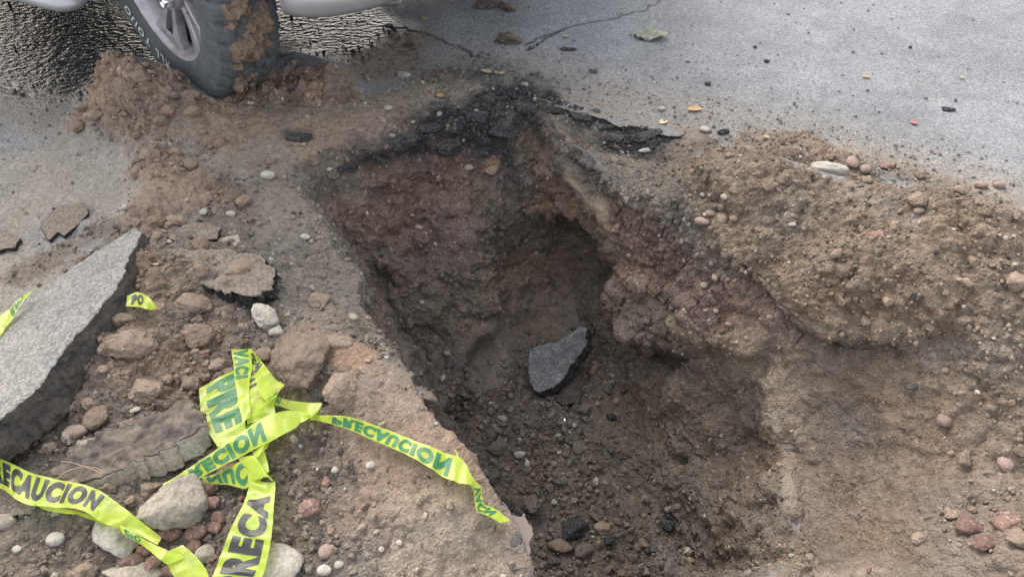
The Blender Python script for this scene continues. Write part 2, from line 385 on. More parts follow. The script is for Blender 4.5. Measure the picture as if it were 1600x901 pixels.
# ---- what the surface is made of.   colour, wet, asphalt, grain, lump(4 cm), clod(1.6 cm), fbm, crack, loose-clod density
TY = dict(
 road   =((.180, .187, .200), 0, 1, .22, 0, 0, .04, 0, .012),
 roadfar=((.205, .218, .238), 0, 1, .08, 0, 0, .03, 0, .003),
 wetroad=((.030, .030, .031), 1, 1, .05, 0, .02, .05, 0, .002),
 gritty =((.200, .190, .180), 0, .6, .8, 0, .10, .12, 0, .25),
 oldslab=((.235, .215, .190), 0, .4, .55, 0, .05, .15, .1, .05),
 dust   =((.225, .186, .148), 0, 0, .7, .15, .25, .25, .1, .25),
 mud    =((.240, .175, .135), .0, 0, .8, 1.35, 1.2, .6, .5, .5),
 mudflat=((.235, .175, .138), 0, 0, .6, .35, .35, .35, .7, .15),
 wetdirt=((.120, .098, .080), .35, 0, .6, .1, .25, .2, .2, .12),
 black  =((.040, .042, .047), .0, .3, 1., .25, .85, .35, 0, .9),
 graydirt=((.190, .165, .140), 0, 0, 1., .4, .8, .5, .3, .7),
 ledge  =((.195, .172, .148), 0, 0, 1., .2, .7, .35, .2, .6),
 bank   =((.235, .182, .145), 0, 0, .8, .2, .4, .45, .1, .18),
 banktan=((.270, .212, .160), 0, 0, .7, .25, .45, .45, .2, .4),
 rubble =((.160, .134, .114), 0, 0, 1., 1.0, 1.0, .5, 0, 1.),
 brown  =((.205, .160, .126), 0, 0, .9, .9, .8, .6, .3, .6),
 pile   =((.208, .163, .127), 0, 0, 1., .95, 1.2, .6, .1, .8),
 slope  =((.215, .170, .136), 0, 0, 1., .5, .8, .5, .15, .08),
 slopedk=((.195, .158, .128), 0, 0, .95, .45, .7, .5, .1, .06),
 pale   =((.300, .250, .195), 0, 0, .7, .2, .3, .4, .1, .12),
 smooth =((.225, .180, .140), 0, 0, .25, 0, .06, .3, .1, .0),
 red    =((.180, .124, .107), 0, 0, 1., .9, 1.2, .6, .4, .25),
 redlight=((.215, .150, .126), 0, 0, 1., .8, 1.1, .6, .3, .25),
 wall   =((.185, .146, .119), 0, 0, 1., .95, 1.2, .9, .6, .15),
 wallgray=((.168, .142, .119), 0, 0, 1., .95, 1.2, .9, .5, .15),
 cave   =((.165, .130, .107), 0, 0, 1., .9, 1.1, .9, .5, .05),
 floor  =((.150, .126, .107), 0, 0, 1., .9, 1.0, .5, 0, .9),
 floorsm=((.175, .144, .120), 0, 0, .9, .45, .7, .6, .1, .25),
 clay   =((.165, .137, .115), .05, 0, .2, 0, .03, .3, .2, .0),
 orange =((.270, .165, .105), 0, 0, .7, .4, .4, .5, .3, .2),
)
TV = {k: np.array(list(v[0]) + list(v[1:]), np.float32) for k, v in TY.items()}
A = np.zeros((len(P), 11), np.float32)
A[:] = TV['road']
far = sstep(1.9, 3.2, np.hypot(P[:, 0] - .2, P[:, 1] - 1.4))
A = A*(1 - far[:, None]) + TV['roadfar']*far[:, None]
wob = .5*vnoise(Pb, .16, 3) + .5*vnoise(Pb, .05, 5) + .35*vnoise(Pb, .018, 8)
def over(m, ty):
    global A
    i = np.nonzero(m > .004)[0]; mm = m[i][:, None]
    A[i] = A[i]*(1 - mm) + TV[ty]*mm
band = lambda a, b: sstep(a - .25, a + .25, S + .3*wob)*(1 - sstep(b - .25, b + .25, S + .3*wob))
over(band(-1, 1.15), 'floor'); over(band(1.1, 2.3)*.95, 'wallgray'); over(band(2.2, 3.3), 'wall'); over(band(3.2, 4.0), 'wallgray')
def paint(ty, pts, rad, a=1., edge=.45, w=.35):
    wd = np.array([at(ZB, x, y) for x, y in pts]); dep = project(wd)[2].mean(); r = rad*dep/FPX
    d = seg_dist(Pb, wd)/r + w*wob
    over(a*(1 - sstep(1 - edge, 1 + edge, d)), ty)
# everything on the left, and the belt round the pit, is dirt
beltm = 1 - sstep(.10, .30, S - 4 + .12*wob); beltm[S < 4] = 0; over(beltm*.9, 'graydirt')
lm = (1 - sstep(-.35, -.15, Pb[:, 0] - .25*(1.9 - Pb[:, 1]) + .1*wob))*(1 - sstep(1.35, 1.6, Pb[:, 1] + .1*wob)); lm[S < 4] = 0; over(lm, 'graydirt')
lm = (1 - sstep(1.0, 1.25, Pb[:, 1] + .1*wob))*sstep(.2, .4, Pb[:, 0]); lm[S < 4] = 0; over(lm, 'slope')
paint('graydirt', [(60, 880), (330, 860), (330, 640), (200, 560), (330, 430), (420, 330)], 130, 1, .3)
paint('dust', [(300, 260), (420, 240)], 60, .8, .6)
paint('graydirt', [(1180, 900), (1320, 900)], 60, .8, .5); paint('slope', [(1340, 640), (1560, 660), (1500, 860)], 150, 1, .3)
# the road's dirty margin and the wet corner
paint('gritty', [(640, 100), (800, 100), (1000, 150), (1200, 190), (1450, 250), (1640, 320)], 60, .75, .8)
paint('gritty', [(900, 140), (1200, 200), (1600, 300)], 40, .9, .8)
paint('oldslab', [(-60, 330), (100, 260), (220, 280)], 110, 1, .4); paint('oldslab', [(-60, 430), (40, 470), (60, 560)], 100, 1, .5)
paint('graydirt', [(30, 430), (160, 350), (240, 400)], 26, .8, .5)
paint('wetroad', [(-150, -60), (90, 60), (130, 120)], 130, 1, .35, .25); paint('wetroad', [(420, -10), (560, 60)], 92, 1, .35, .25)
paint('wetroad', [(300, -60), (440, -60), (640, -40)], 90, 1, .4, .25); paint('wetroad', [(230, 60), (300, 80)], 70, 1, .5, .2)
paint('wetdirt', [(640, 60), (580, 110)], 38, .9, .7); paint('wetdirt', [(520, 90), (640, 100)], 30, .5, .7)
paint('gritty', [(0, 170), (110, 175)], 34, .5, .9)
paint('dust', [(420, 180), (560, 170), (640, 160), (700, 130)], 46, .9); paint('dust', [(330, 210), (560, 220)], 40, .9)
paint('dust', [(850, 150), (1000, 190), (1060, 200)], 16, .8, .6); paint('dust', [(680, 130), (720, 180)], 20, .7)
paint('graydirt', [(230, 420), (330, 380), (420, 420), (440, 470)], 60, 1); paint('graydirt', [(330, 300), (430, 330)], 50, 1)
paint('rubble', [(200, 500), (300, 480), (340, 640), (180, 660)], 90, 1); paint('rubble', [(60, 850), (250, 840), (340, 860), (420, 760)], 75, 1)
paint('brown', [(200, 480), (310, 500)], 70, .95); paint('brown', [(220, 560), (310, 600)], 50, .8)
paint('rubble', [(480, 700), (560, 760), (480, 850)], 75, 1); paint('graydirt', [(100, 840), (0, 860)], 40, .8)
# left ledge and bank
paint('ledge', [(450, 300), (500, 400), (540, 480)], 62, 1); paint('ledge', [(430, 400), (470, 500)], 46, 1); paint('graydirt', [(560, 470), (590, 530)], 30, .8)
paint('bank', [(470, 560), (540, 600), (620, 690), (700, 790), (770, 880)], 70, 1, .35)
paint('bank', [(560, 580), (800, 850)], 40, 1, .3); paint('banktan', [(660, 820), (740, 900), (640, 900)], 60, .9)
paint('graydirt', [(470, 580), (500, 610)], 40, .9); paint('orange', [(510, 545), (560, 560)], 22, .6); paint('banktan', [(450, 230), (540, 250)], 24, .7)
paint('mudflat', [(560, 790), (600, 830)], 40, .5)
# mud by the tyre
paint('mud', [(190, 140), (240, 170), (330, 190)], 64, 1); paint('mud', [(250, 250), (300, 290), (240, 340)], 48, .9); paint('mudflat', [(240, 300), (310, 300)], 36, .9)
paint('mud', [(400, 140), (520, 135)], 40, 1); paint('mudflat', [(350, 200), (500, 200), (640, 190)], 30, .8); paint('mud', [(230, 370), (235, 420)], 18, .7)
paint('banktan', [(400, 240), (520, 235)], 18, .6); paint('mud', [(360, 320), (370, 300)], 24, .5)
paint('dust', [(300, 200), (420, 215), (440, 330)], 40, .7, .6); paint('graydirt', [(1060, 235), (1090, 260)], 26, 1, .5); paint('dust', [(1050, 225), (1090, 215)], 26, .8, .7)
paint('wetdirt', [(-40, 170), (60, 180), (140, 160)], 60, .55, .9, .7); paint('dust', [(560, 110), (520, 140)], 20, .7)
paint('mud', [(150, 120), (200, 100), (260, 120)], 34, 1, .3); paint('mud', [(120, 180), (150, 160)], 26, .9)
paint('pile', [(1100, 250), (1250, 235), (1330, 260), (1420, 300), (1500, 325), (1600, 365), (1700, 400)], 52, 1, .4, .5); paint('graydirt', [(1380, 262), (1500, 292), (1620, 340)], 22, .8, .6)
# black broken asphalt along the far rim
paint('black', [(680, 205), (760, 165), (820, 155), (840, 210)], 44, .85, .9, 1.1); paint('black', [(700, 120), (760, 110), (830, 145)], 30, .6, 1., 1.2)
paint('black', [(540, 255), (640, 235), (700, 215), (830, 235)], 30, .8, 1., 1.2); paint('black', [(790, 240), (820, 290)], 22, .6, .9, 1.2); paint('black', [(860, 160), (960, 190), (1040, 215)], 18, .9, .8, 1.)
paint('black', [(940, 215), (1040, 225)], 20, .85, .7); paint('black', [(450, 210), (480, 215)], 10, .7, .8); paint('black', [(1100, 305), (1140, 330)], 10, .8, .8)
paint('black', [(520, 275), (560, 280)], 14, .7, .8, .8)
paint('graydirt', [(860, 200), (960, 240), (1040, 260)], 20, .8); paint('wallgray', [(820, 220), (840, 280)], 22, .9)
paint('graydirt', [(1000, 290), (1060, 310), (1110, 350)], 36, .9)
# pit walls
paint('ledge', [(520, 260), (560, 290)], 24, .8); paint('redlight', [(540, 340), (640, 370), (620, 300)], 36, .9)
paint('red', [(620, 290), (640, 340), (690, 280), (700, 340)], 44, .95, .5, .5); paint('redlight', [(710, 320), (720, 390)], 30, .8); paint('redlight', [(640, 420), (700, 400)], 44, .6)
paint('wallgray', [(660, 470), (760, 440), (780, 350)], 40, .7); paint('wall', [(560, 400), (600, 470)], 30, .7)
paint('orange', [(760, 265), (770, 255)], 10, .7); paint('orange', [(850, 330), (890, 325)], 14, .7); paint('redlight', [(860, 260), (880, 310)], 26, .9)
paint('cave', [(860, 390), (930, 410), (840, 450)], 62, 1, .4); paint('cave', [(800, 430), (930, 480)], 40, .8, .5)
paint('clay', [(620, 480), (625, 560), (640, 590)], 22, .9); paint('clay', [(705, 560), (740, 540), (780, 530), (760, 590)], 30, .9); paint('clay', [(820, 500), (870, 500)], 34, .8)
paint('smooth', [(900, 275), (945, 330), (960, 370)], 20, 1, .3, .25); paint('wallgray', [(900, 250), (930, 300)], 14, .8)
paint('red', [(975, 340), (1020, 370), (1110, 430), (1190, 490)], 28, 1, .4); paint('red', [(1010, 400), (1120, 480)], 34, .85)
paint('redlight', [(960, 420), (1080, 500)], 26, .8); paint('pale', [(1020, 470), (1100, 530), (1180, 560)], 14, .6, .5)
paint('wall', [(980, 480), (1010, 530)], 36, .9); paint('redlight', [(1210, 530), (1260, 540)], 18, .8)
paint('slope', [(1060, 600), (1130, 700), (1170, 820)], 70, .7, .6); paint('slopedk', [(980, 640), (1060, 680), (1150, 700)], 70, .8); paint('slopedk', [(1100, 620), (1160, 640)], 50, .6); paint('floorsm', [(1000, 740), (1100, 800), (1160, 880)], 70, .9)
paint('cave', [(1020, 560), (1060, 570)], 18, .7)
# right slope and pile
paint('slope', [(1300, 620), (1400, 640), (1500, 700), (1400, 780), (1320, 700), (1600, 800)], 110, 1, .35); paint('slope', [(1120, 570), (1200, 600)], 50, .9)
paint('slope', [(1240, 880), (1400, 850), (1700, 880)], 60, 1); paint('slope', [(1180, 530), (1270, 535)], 46, .9, .6); paint('graydirt', [(1060, 235), (1110, 225)], 24, .9, .6); paint('pile', [(1180, 222), (1260, 225), (1330, 245)], 30, .85, .6, .7)
paint('redlight', [(1150, 500), (1230, 520)], 20, .5, .7)
paint('pale', [(1000, 430), (1080, 510), (1170, 565), (1230, 610)], 13, .7, .7, .8)
paint('pale', [(1205, 640), (1240, 660)], 26, .55, .7, .8); paint('pale', [(1225, 700), (1236, 790)], 14, .45, .7, .8); paint('pale', [(1290, 890), (1380, 885)], 14, .7)
paint('pale', [(1160, 560), (1230, 600)], 30, .5); paint('slopedk', [(1260, 830), (1310, 790)], 26, .6)  # slopedk strip: shadow edge of the near bank, painted into the soil colour
paint('pile', [(1120, 260), (1260, 300), (1400, 380), (1600, 420)], 66, 1); paint('pile', [(1160, 360), (1300, 430), (1450, 480), (1640, 520)], 74, 1)
paint('pile', [(1250, 470), (1340, 500)], 40, 1); paint('graydirt', [(1080, 380), (1120, 400)], 30, .7); paint('graydirt', [(1480, 570), (1560, 560)], 30, .5); paint('brown', [(1450, 560), (1580, 600)], 40, .5)
paint('brown', [(1500, 800), (1580, 820), (1600, 720)], 50, .8); paint('pile', [(1570, 640), (1600, 700)], 30, .8); paint('mud', [(1240, 230), (1300, 240)], 20, .8)
# far footing of old road at right is dusty
paint('dust', [(1330, 235), (1480, 280), (1620, 330)], 22, .5, .9)
# cracks in the road (filled with dark grit)
def crack(pts, rad, dep=.006):
    p = [W(x, y, 0) for x, y in pts]; q = [p[0]]
    for a, b in zip(p[:-1], p[1:]):
        for k in range(1, 7): q.append(a + (b - a)*k/6 + np.array([rng.normal(0, .006), rng.normal(0, .006), 0]))
    d = seg_dist(Pb, np.array(q)); m = np.exp(-(d/rad)**2)
    P[:, 2] -= dep*m; over(np.clip(m*1.1, 0, 1)*.7, 'black')
crack([(818, 70), (850, 55), (905, 38), (960, 28), (1010, 14), (1045, -6)], .0045); crack([(600, 40), (650, 48), (690, 62), (735, 82), (752, 90)], .0055); crack([(885, 42), (820, 78)], .006)
crack([(1045, -6), (1100, -30), (1300, -70)], .005)

# ---- relief
Nn = grid_normals(P)
i = np.arange(len(P)); near = np.hypot(P[:, 0] - CX, P[:, 1] - CY) < 2.6
ii = np.nonzero(near)[0]; Q = Pb[ii]; a = A[ii]
warp = np.stack([vnoise(Q, .03, 41), vnoise(Q, .03, 42), vnoise(Q, .03, 43)], 1)*.008
D = np.zeros(len(ii), np.float32)
w1, w2, hid = worley(Q + warp*1.5, .050, 11); lump = np.clip(1 - w1*1.25, -.2, 1)*(.4 + hid)
w1b, w2b, hidb = worley(Q + warp, .022, 12); clod = np.clip(1 - w1b*1.2, -.2, 1)*(.35 + hidb)
w1c, w2c, hidc = worley(Q + warp*.5, .011, 13); fine = np.clip(1 - w1c*1.2, -.2, 1)*(.35 + hidc)
mod = .5 + .8*sstep(-.4, .6, fbm(Q, .12, 2, 77))
D += a[:, 6]*lump*.022*mod + a[:, 7]*clod*.0095*mod + a[:, 7]*fine*.0042
D += a[:, 8]*(fbm(Q, .22, 2, 20)*.024 + fbm(Q, .075, 3, 21)*.023 + fbm(Q, .02, 3, 22)*.0065)
rid = 1 - np.abs(fbm(Q + warp, .09, 3, 30))*2.2; D += a[:, 8]*np.clip(rid, 0, 1)**3*-.012
ck = 1 - sstep(0, .10, w2 - w1); D -= a[:, 9]*ck*.011*sstep(-.3, .4, vnoise(Q, .15, 60))
D += a[:, 5]*vnoise(Q, .004, 61)*.0008
inw = sstep(1.1, 1.5, S[ii])*(1 - sstep(3.9, 4.05, S[ii])); zl = Q[:, 2] + .03*fbm(Q, .15, 2, 81)
st = (zl/.055) % 1; led = np.where(st < .75, st/.75, (1 - st)/.25); D += inw*(led - .5)*.006*(Q[:, 1] > 1.5)*sstep(-.5, .4, fbm(Q, .1, 2, 82))
D += inw*np.clip(vnoise(Q*np.array([1, 1, .45]), .045, 83), -.2, 1)*.014
P[ii] += Nn[ii]*D[:, None]
# colour variation of the soil itself
cv = 1 + .16*fbm(Q, .10, 3, 70) + .12*vnoise(Q, .02, 71)
damp = a[:, 6]*.18*(hid - .5) + a[:, 7]*.25*(hidb - .5)
soil = 1 - a[:, 4]
A[ii, :3] *= (1 + (cv - 1)*(.45 + .55*soil) + damp)[:, None]
hue = fbm(Q, .14, 2, 72)*.08*soil; A[ii, 0] *= 1 + hue; A[ii, 2] *= 1 - hue
A[:, :3] = np.clip(A[:, :3], .01, .8)
# dirt specks: small stones of other colours sit in the soil
pal = np.array([(.35, .33, .30), (.22, .13, .11), (.06, .06, .065), (.30, .22, .16)])
sel = (hidc > .86) & (w1c < .45) & (a[:, 7] > .15); k = ((hidc*977) % 1*4).astype(int)
A[ii[sel], :3] = A[ii[sel], :3]*.6 + pal[k[sel]]*.4
GN = grid_normals(P)
ZB = zbuf(P, 3)
# ---- split into the named pieces of the setting
fidx = np.arange(NR*NA).reshape(NR, NA)
q0 = fidx[:-1]; q1 = fidx[1:]
FQ = np.stack([q0, np.roll(q0, -1, 1), np.roll(q1, -1, 1), q1], -1)[:, :, ::-1].reshape(-1, 4)
fs = S[FQ[:, 0]]; fx = Pb[FQ[:, 0]]
def near_w(ty):  # share of a material class around a face
    return np.abs(A[FQ[:, 0], 4])
asp = A[FQ[:, 0], 4]; px, py, _ = project(fx)
cls = np.zeros(len(FQ), int)                      # 0 ground
cls[(fs < 1.0)] = 1                               # pit floor
cls[(fs >= 1.0) & (fs < 4.0)] = 2                 # pit wall
cls[(fs >= 4.0) & ((asp > .35) | (fs > 4.95))] = 3 # road
heapd = seg_dist(fx*np.array([1, 1, 0]), np.array([W(x, y, 0)*np.array([1, 1, 0]) for x, y in [(1130, 290), (1290, 380), (1600, 440)]]))
cls[(fs >= 4.0) & (heapd < .28) & (asp < .35)] = 4
h2 = seg_dist(fx*np.array([1, 1, 0]), np.array([W(x, y, 0)*np.array([1, 1, 0]) for x, y in [(190, 160), (250, 180), (330, 200)]]))
cls[(fs >= 4.0) & (h2 < .20) & (asp < .35)] = 5
COL4 = np.concatenate([A[:, :3], np.ones((len(A), 1), np.float32)], 1)
PRP = np.stack([A[:, 3], A[:, 4], A[:, 5], np.ones(len(A), np.float32)], 1)
def terrain_piece(name, c, extra_centre=False):
    f = FQ[cls == c]; u, inv = np.unique(f, return_inverse=True)
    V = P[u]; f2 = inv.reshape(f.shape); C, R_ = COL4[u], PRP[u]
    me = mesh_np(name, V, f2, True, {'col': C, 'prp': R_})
    me.normals_split_custom_set_from_vertices(GN[u].astype(np.float32).tolist()) if False else None
    return link(name, me, None, GROUND)
o = terrain_piece('pit_floor', 1); tag(o, kind='structure')
o = terrain_piece('pit_wall', 2); tag(o, kind='structure')
o = terrain_piece('road', 3); tag(o, kind='structure')
o = terrain_piece('ground', 0); tag(o, kind='structure')
o = terrain_piece('spoil_heap', 4); tag(o, 'long heap of crumbly brown soil thrown up on the right side of the pit', 'soil heap', kind='stuff')
o = terrain_piece('mud_heap', 5); tag(o, 'lumpy reddish mud pushed up in front of the vehicle tyre', 'mud heap', kind='stuff')
print('terrain', len(P), round(time.time() - T0, 1))
# ============================================================ STONES, CLODS AND BROKEN ASPHALT
def ico(sub):
    bm = bmesh.new(); bmesh.ops.create_icosphere(bm, subdivisions=sub, radius=1)
    V = np.array([v.co[:] for v in bm.verts], np.float32); F = np.array([[v.index for v in f.verts] for f in bm.faces], np.int32); bm.free()
    return V/np.linalg.norm(V, axis=1, keepdims=True), F
ICO = {k: ico(k) for k in (1, 2, 3, 4, 5)}
def rock_shape(sub, seed, ang=.6, rough=.08, dims=(1, 1, 1), planes=14, fine=0.):
    """unit rock: a ball cut by random planes (ang 0 round .. 1 faceted), roughened"""
    r = np.random.default_rng(seed); V, F = ICO[sub]; V = V.copy()
    if ang >= .95: planes = 11
    n = r.normal(size=(planes, 3)); n /= np.linalg.norm(n, axis=1, keepdims=True); d = r.uniform(.50 if ang >= .95 else .60, .92, planes)
    c = V @ n.T; lim = np.where(c > .05, d/np.maximum(c, .05), 9).min(1)
    rad = 1*(1 - ang) + ang*np.minimum(lim, 1.05)
    off = V*np.float32(1) + seed*3.7
    rad = rad + rough*fbm(off, .8, 2, seed) + rough*.5*fbm(off, .25, 2, seed + 5)
    if fine: rad = rad + fine*fbm(off, .1, 2, seed + 9)
    return (V*rad[:, None]*np.array(dims)).astype(np.float32), F

# ---- loose crumbs: too many to count, joined per place
def crumbs(name, label, cat, weight, n, smin, smax, power=2.2, sub=1, dark=1.0, sink=.25, seed=1, tint=None):
    r = np.random.default_rng(seed); w = np.clip(weight, 0, None).astype(np.float64); w = w*AREA; w /= w.sum()
    idx = r.choice(len(P), n, p=w)
    size = smin*(smax/smin)**(r.random(n)**power)
    SH = [rock_shape(sub, 100 + k, .95, .30, (1, .8, .65))[0] for k in range(8)]; F = ICO[sub][1]; nv = len(SH[0])
    Q = r.normal(size=(n, 4)); Q /= np.linalg.norm(Q, axis=1, keepdims=True); a, b, c, d = Q.T
    M = np.stack([np.stack([1-2*(c*c+d*d), 2*(b*c-a*d), 2*(b*d+a*c)], -1), np.stack([2*(b*c+a*d), 1-2*(b*b+d*d), 2*(c*d-a*b)], -1), np.stack([2*(b*d-a*c), 2*(c*d+a*b), 1-2*(b*b+c*c)], -1)], -2)
    base = np.array(SH)[r.integers(0, 8, n)]
    V = np.einsum('nij,nkj->nki', M, base)*size[:, None, None]
    cen = P[idx] + GN[idx]*(size*(1 - 2*sink))[:, None]*.6 + r.normal(0, .0012, (n, 3))
    V = V + cen[:, None, :]
    col = A[idx, :3]*r.uniform(.72, 1.3, (n, 1))*dark
    pl = np.array([(.33, .31, .28), (.20, .12, .10), (.045, .045, .05), (.27, .20, .15), (.40, .38, .35)])
    sw = r.random(n) < .07; col[sw] = pl[r.integers(0, 5, sw.sum())]
    if tint is not None: col = col*(1 - tint[1]) + np.array(tint[0])*tint[1]*r.uniform(.6, 1.4, (n, 1))
    col = np.repeat(np.clip(col, .01, .7), nv, 0); pr = np.tile(np.array([0, 0, .45, 1], np.float32), (n*nv, 1))
    FF = (F[None] + (np.arange(n)*nv)[:, None, None]).reshape(-1, 3)
    o = link(name, mesh_np(name, V.reshape(-1, 3), FF, False, {'col': col, 'prp': pr}), None, GROUND)
    return tag(o, label, cat, kind='stuff')
G3 = P.reshape(NR, NA, 3)
ar = np.zeros((NR, NA)); ar[1:-1] = np.linalg.norm(np.cross(G3[2:] - G3[:-2], np.roll(G3, -1, 1)[1:-1] - np.roll(G3, 1, 1)[1:-1]), axis=-1)/4
AREA = np.minimum(ar.ravel(), .0004)
ppx, ppy, pdep = project(P)
VIS = ((ppx > -80) & (ppx < 1680) & (ppy > -60) & (ppy < 960) & (pdep > .2)).astype(float)
UP = np.clip(GN[:, 2], 0, 1)
dens = A[:, 10]*VIS
right = heap_right = (S >= 4) & (P[:, 0] > .2)
crumbs('crumb_soil', 'loose crumbs of brown soil and small stones on the ground left of the pit', 'soil crumbs', dens*(S >= 4)*(P[:, 0] < .1), 6500, .0024, .013, seed=1)
crumbs('crumb_soil', 'loose crumbs of brown soil strewn over the heap right of the pit', 'soil crumbs', dens*(S >= 4)*(P[:, 0] >= .1), 6500, .0022, .010, seed=2)
crumbs('rubble', 'dark rubble of soil and stones covering the floor of the pit', 'rubble', dens*(S < 1.25), 5200, .003, .020, seed=3, power=3., sub=1)
crumbs('crumb_soil', 'small stones and crumbs stuck in the walls of the pit', 'soil crumbs', (dens + .25*VIS)*(S >= 1.25)*(S < 4)*(.5 + UP), 6500, .0025, .014, sink=.45, seed=4)
crumbs('asphalt_crumb', 'black crumbs of broken asphalt along the far rim of the pit', 'asphalt crumbs', dens*((A[:, :3].max(1) < .065) & (S > 3.6)), 3200, .0028, .012, seed=5, tint=((.035, .036, .04), .5))
grit = VIS*(A[:, 4] > .3)*(S >= 4)*np.exp(-((S - 4.35)/.45)**2)
crumbs('grit', 'fine grit and small stones scattered on the grey road beyond the pit', 'grit', grit, 2200, .0018, .006, seed=6, dark=.9)

# ---- single stones
MST = dict(
 gray=stone_mat('grey_stone', (.32, .29, .24), (.19, .17, .14), 22, 1.),
 white=stone_mat('white_stone', (.42, .40, .36), (.24, .215, .185), 40, .4),
 pale=stone_mat('pale_concrete', (.38, .36, .32), (.24, .22, .19), 20, .9),
 red=stone_mat('reddish_cobble', (.20, .125, .105), (.135, .085, .072), 40, .6, speck=(.28, .2, .17), obj_rand=.25),
 pink=stone_mat('pinkish_stone', (.27, .205, .175), (.20, .15, .125), 40, .6, obj_rand=.15),
 brown=stone_mat('soil_clod', (.235, .182, .142), (.17, .13, .102), 45, 1., obj_rand=.15),
 tan=stone_mat('tan_clod', (.265, .205, .16), (.20, .152, .118), 40, 1., obj_rand=.15),
 black=stone_mat('asphalt_lump', (.055, .055, .06), (.025, .025, .028), 60, 1., rough=.8, speck=(.13, .115, .10)),
 mudc=stone_mat('mud_clod', (.25, .182, .14), (.205, .148, .113), 45, 1., obj_rand=.12),
 lump=stone_mat('road_lump', (.19, .15, .12), (.055, .052, .052), 22, 1.),
 pit=stone_mat('pit_stone', (.15, .128, .11), (.10, .085, .074), 40, 1., obj_rand=.25),
 dark=stone_mat('dark_stone', (.10, .095, .09), (.055, .053, .052), 40, .7, obj_rand=.2),
)
SHM = {}
def stone(name, label, cat, mat, px, py, wpx, hpx=None, ang=.6, rough=.1, sub=3, sink=.3, seed=None, group=None, flat=.7, rot=0, z=None, fine=0., tilt=0):
    """a stone seen wpx wide and hpx high at a pixel: real size from its distance"""
    p = at(ZB, px, py); dep = project(p)[2]; mpp = dep/FPX; hpx = hpx or wpx*.75
    seed = seed if seed is not None else int(px*7 + py*13) % 997
    if mat in ('brown', 'tan') and ang > .25: rough = max(rough, .17); fine = max(fine, .09); ang = max(ang, .75); sub = 5 if wpx > 40 else 4 if wpx > 18 else sub
    elif mat == 'lump': rough = .2; fine = .1; ang = 1; sub = 5
    elif mat in ('pale', 'gray', 'red', 'dark', 'black') : rough = max(rough, .10); ang = min(1, ang + .2)
    rx = wpx*mpp/2*1.08; ry = hpx*mpp/2*1.15; rz = flat*min(rx, ry)
    key = (sub, seed, ang, rough, fine)
    V, F = rock_shape(sub, seed, ang, rough, (1, 1, 1), fine=fine)
    V = V*np.array([rx, ry, rz])
    me = mesh_np(name, V, F, ang < .35 or sub > 3 or wpx < 30)
    o = link(name, me, None, MST[mat])
    sink += .06
    o.location = (p[0], p[1], p[2] + rz*(1 - 2*sink)); o.rotation_euler = (tilt, 0, math.radians(rot))
    return tag(o, label, cat, group)
stone('rock', 'large rough grey-tan rock between the red cobbles and the yellow tape', 'rock', 'gray', 274, 794, 98, 82, ang=1., rough=.14, sub=5, sink=.28, flat=.95, rot=10, fine=.05, seed=31)
stone('rock', 'flat pale rock with a bluish face, half under the left yellow tape', 'rock', 'pale', 190, 832, 72, 86, ang=.8, rough=.08, sub=4, sink=.3, flat=.6, rot=15, fine=.04, seed=12)
stone('rock', 'pale broken rock at the bottom edge beside the upright tape strip', 'rock', 'pale', 425, 888, 92, 62, ang=.9, rough=.1, sub=4, sink=.35, flat=.7, seed=77, fine=.04)
stone('rock', 'pale chunk of concrete low in the lower left corner', 'rock', 'gray', 205, 896, 90, 44, ang=.8, rough=.1, sub=4, sink=.4, flat=.6, seed=78, fine=.04)
stone('rock', 'pointed white rock on the left bank above the brown ridge', 'rock', 'white', 412, 500, 36, 66, ang=1., rough=.16, sub=5, fine=.06, sink=.25, flat=.9, rot=35, seed=5)
stone('rock', 'small light grey stone below the pointed white rock', 'rock', 'pale', 432, 520, 24, 22, ang=.7, sub=3, seed=8)
stone('pebble', 'round pale pebble in the gravel of the lower left corner', 'pebble', 'white', 88, 842, 26, 22, ang=.3, rough=.05, seed=9)
stone('pebble', 'bluish grey pebble at the left edge under the asphalt slab', 'pebble', 'gray', 8, 816, 34, 26, ang=.3, seed=10)
stone('pebble', 'small pale pebble in the lower left gravel near the frame edge', 'pebble', 'pale', 27, 858, 15, 12, ang=.3, seed=11)
for k, (x, y, w_, h_, lb) in enumerate([
    (318, 765, 38, 24, 'reddish cobble right of the large grey rock, nearest the tape bundle'),
    (330, 788, 28, 20, 'reddish cobble just below the one nearest the tape bundle'),
    (268, 833, 40, 28, 'broad reddish cobble tucked under the large grey rock'),
    (307, 834, 32, 27, 'egg-shaped reddish cobble right under the large grey rock'),
    (334, 826, 24, 20, 'small reddish cobble right of the egg-shaped one'),
    (342, 811, 26, 20, 'reddish cobble above the small one by the tape strip'),
    (303, 855, 22, 18, 'small reddish cobble beneath the egg-shaped one'),
    (206, 875, 40, 24, 'pointed dark red cobble under the flat pale rock'),
    (242, 880, 30, 24, 'squarish red cobble at the foot of the left tape'),
    (262, 894, 26, 16, 'red cobble cut by the bottom edge of the picture'),
    (225, 861, 26, 16, 'reddish cobble hidden halfway below the left tape'),
    (322, 868, 30, 30, 'dull brown cobble left of the upright tape strip')]):
    stone('cobble', lb, 'cobble', 'red' if k != 11 else 'gray', x, y, w_, h_, ang=.35 if k not in (7, 8) else .8, rough=.07, sub=3, sink=.22, flat=.8, rot=(k*37) % 60 - 30, seed=200 + k, group='red cobbles under the tape')
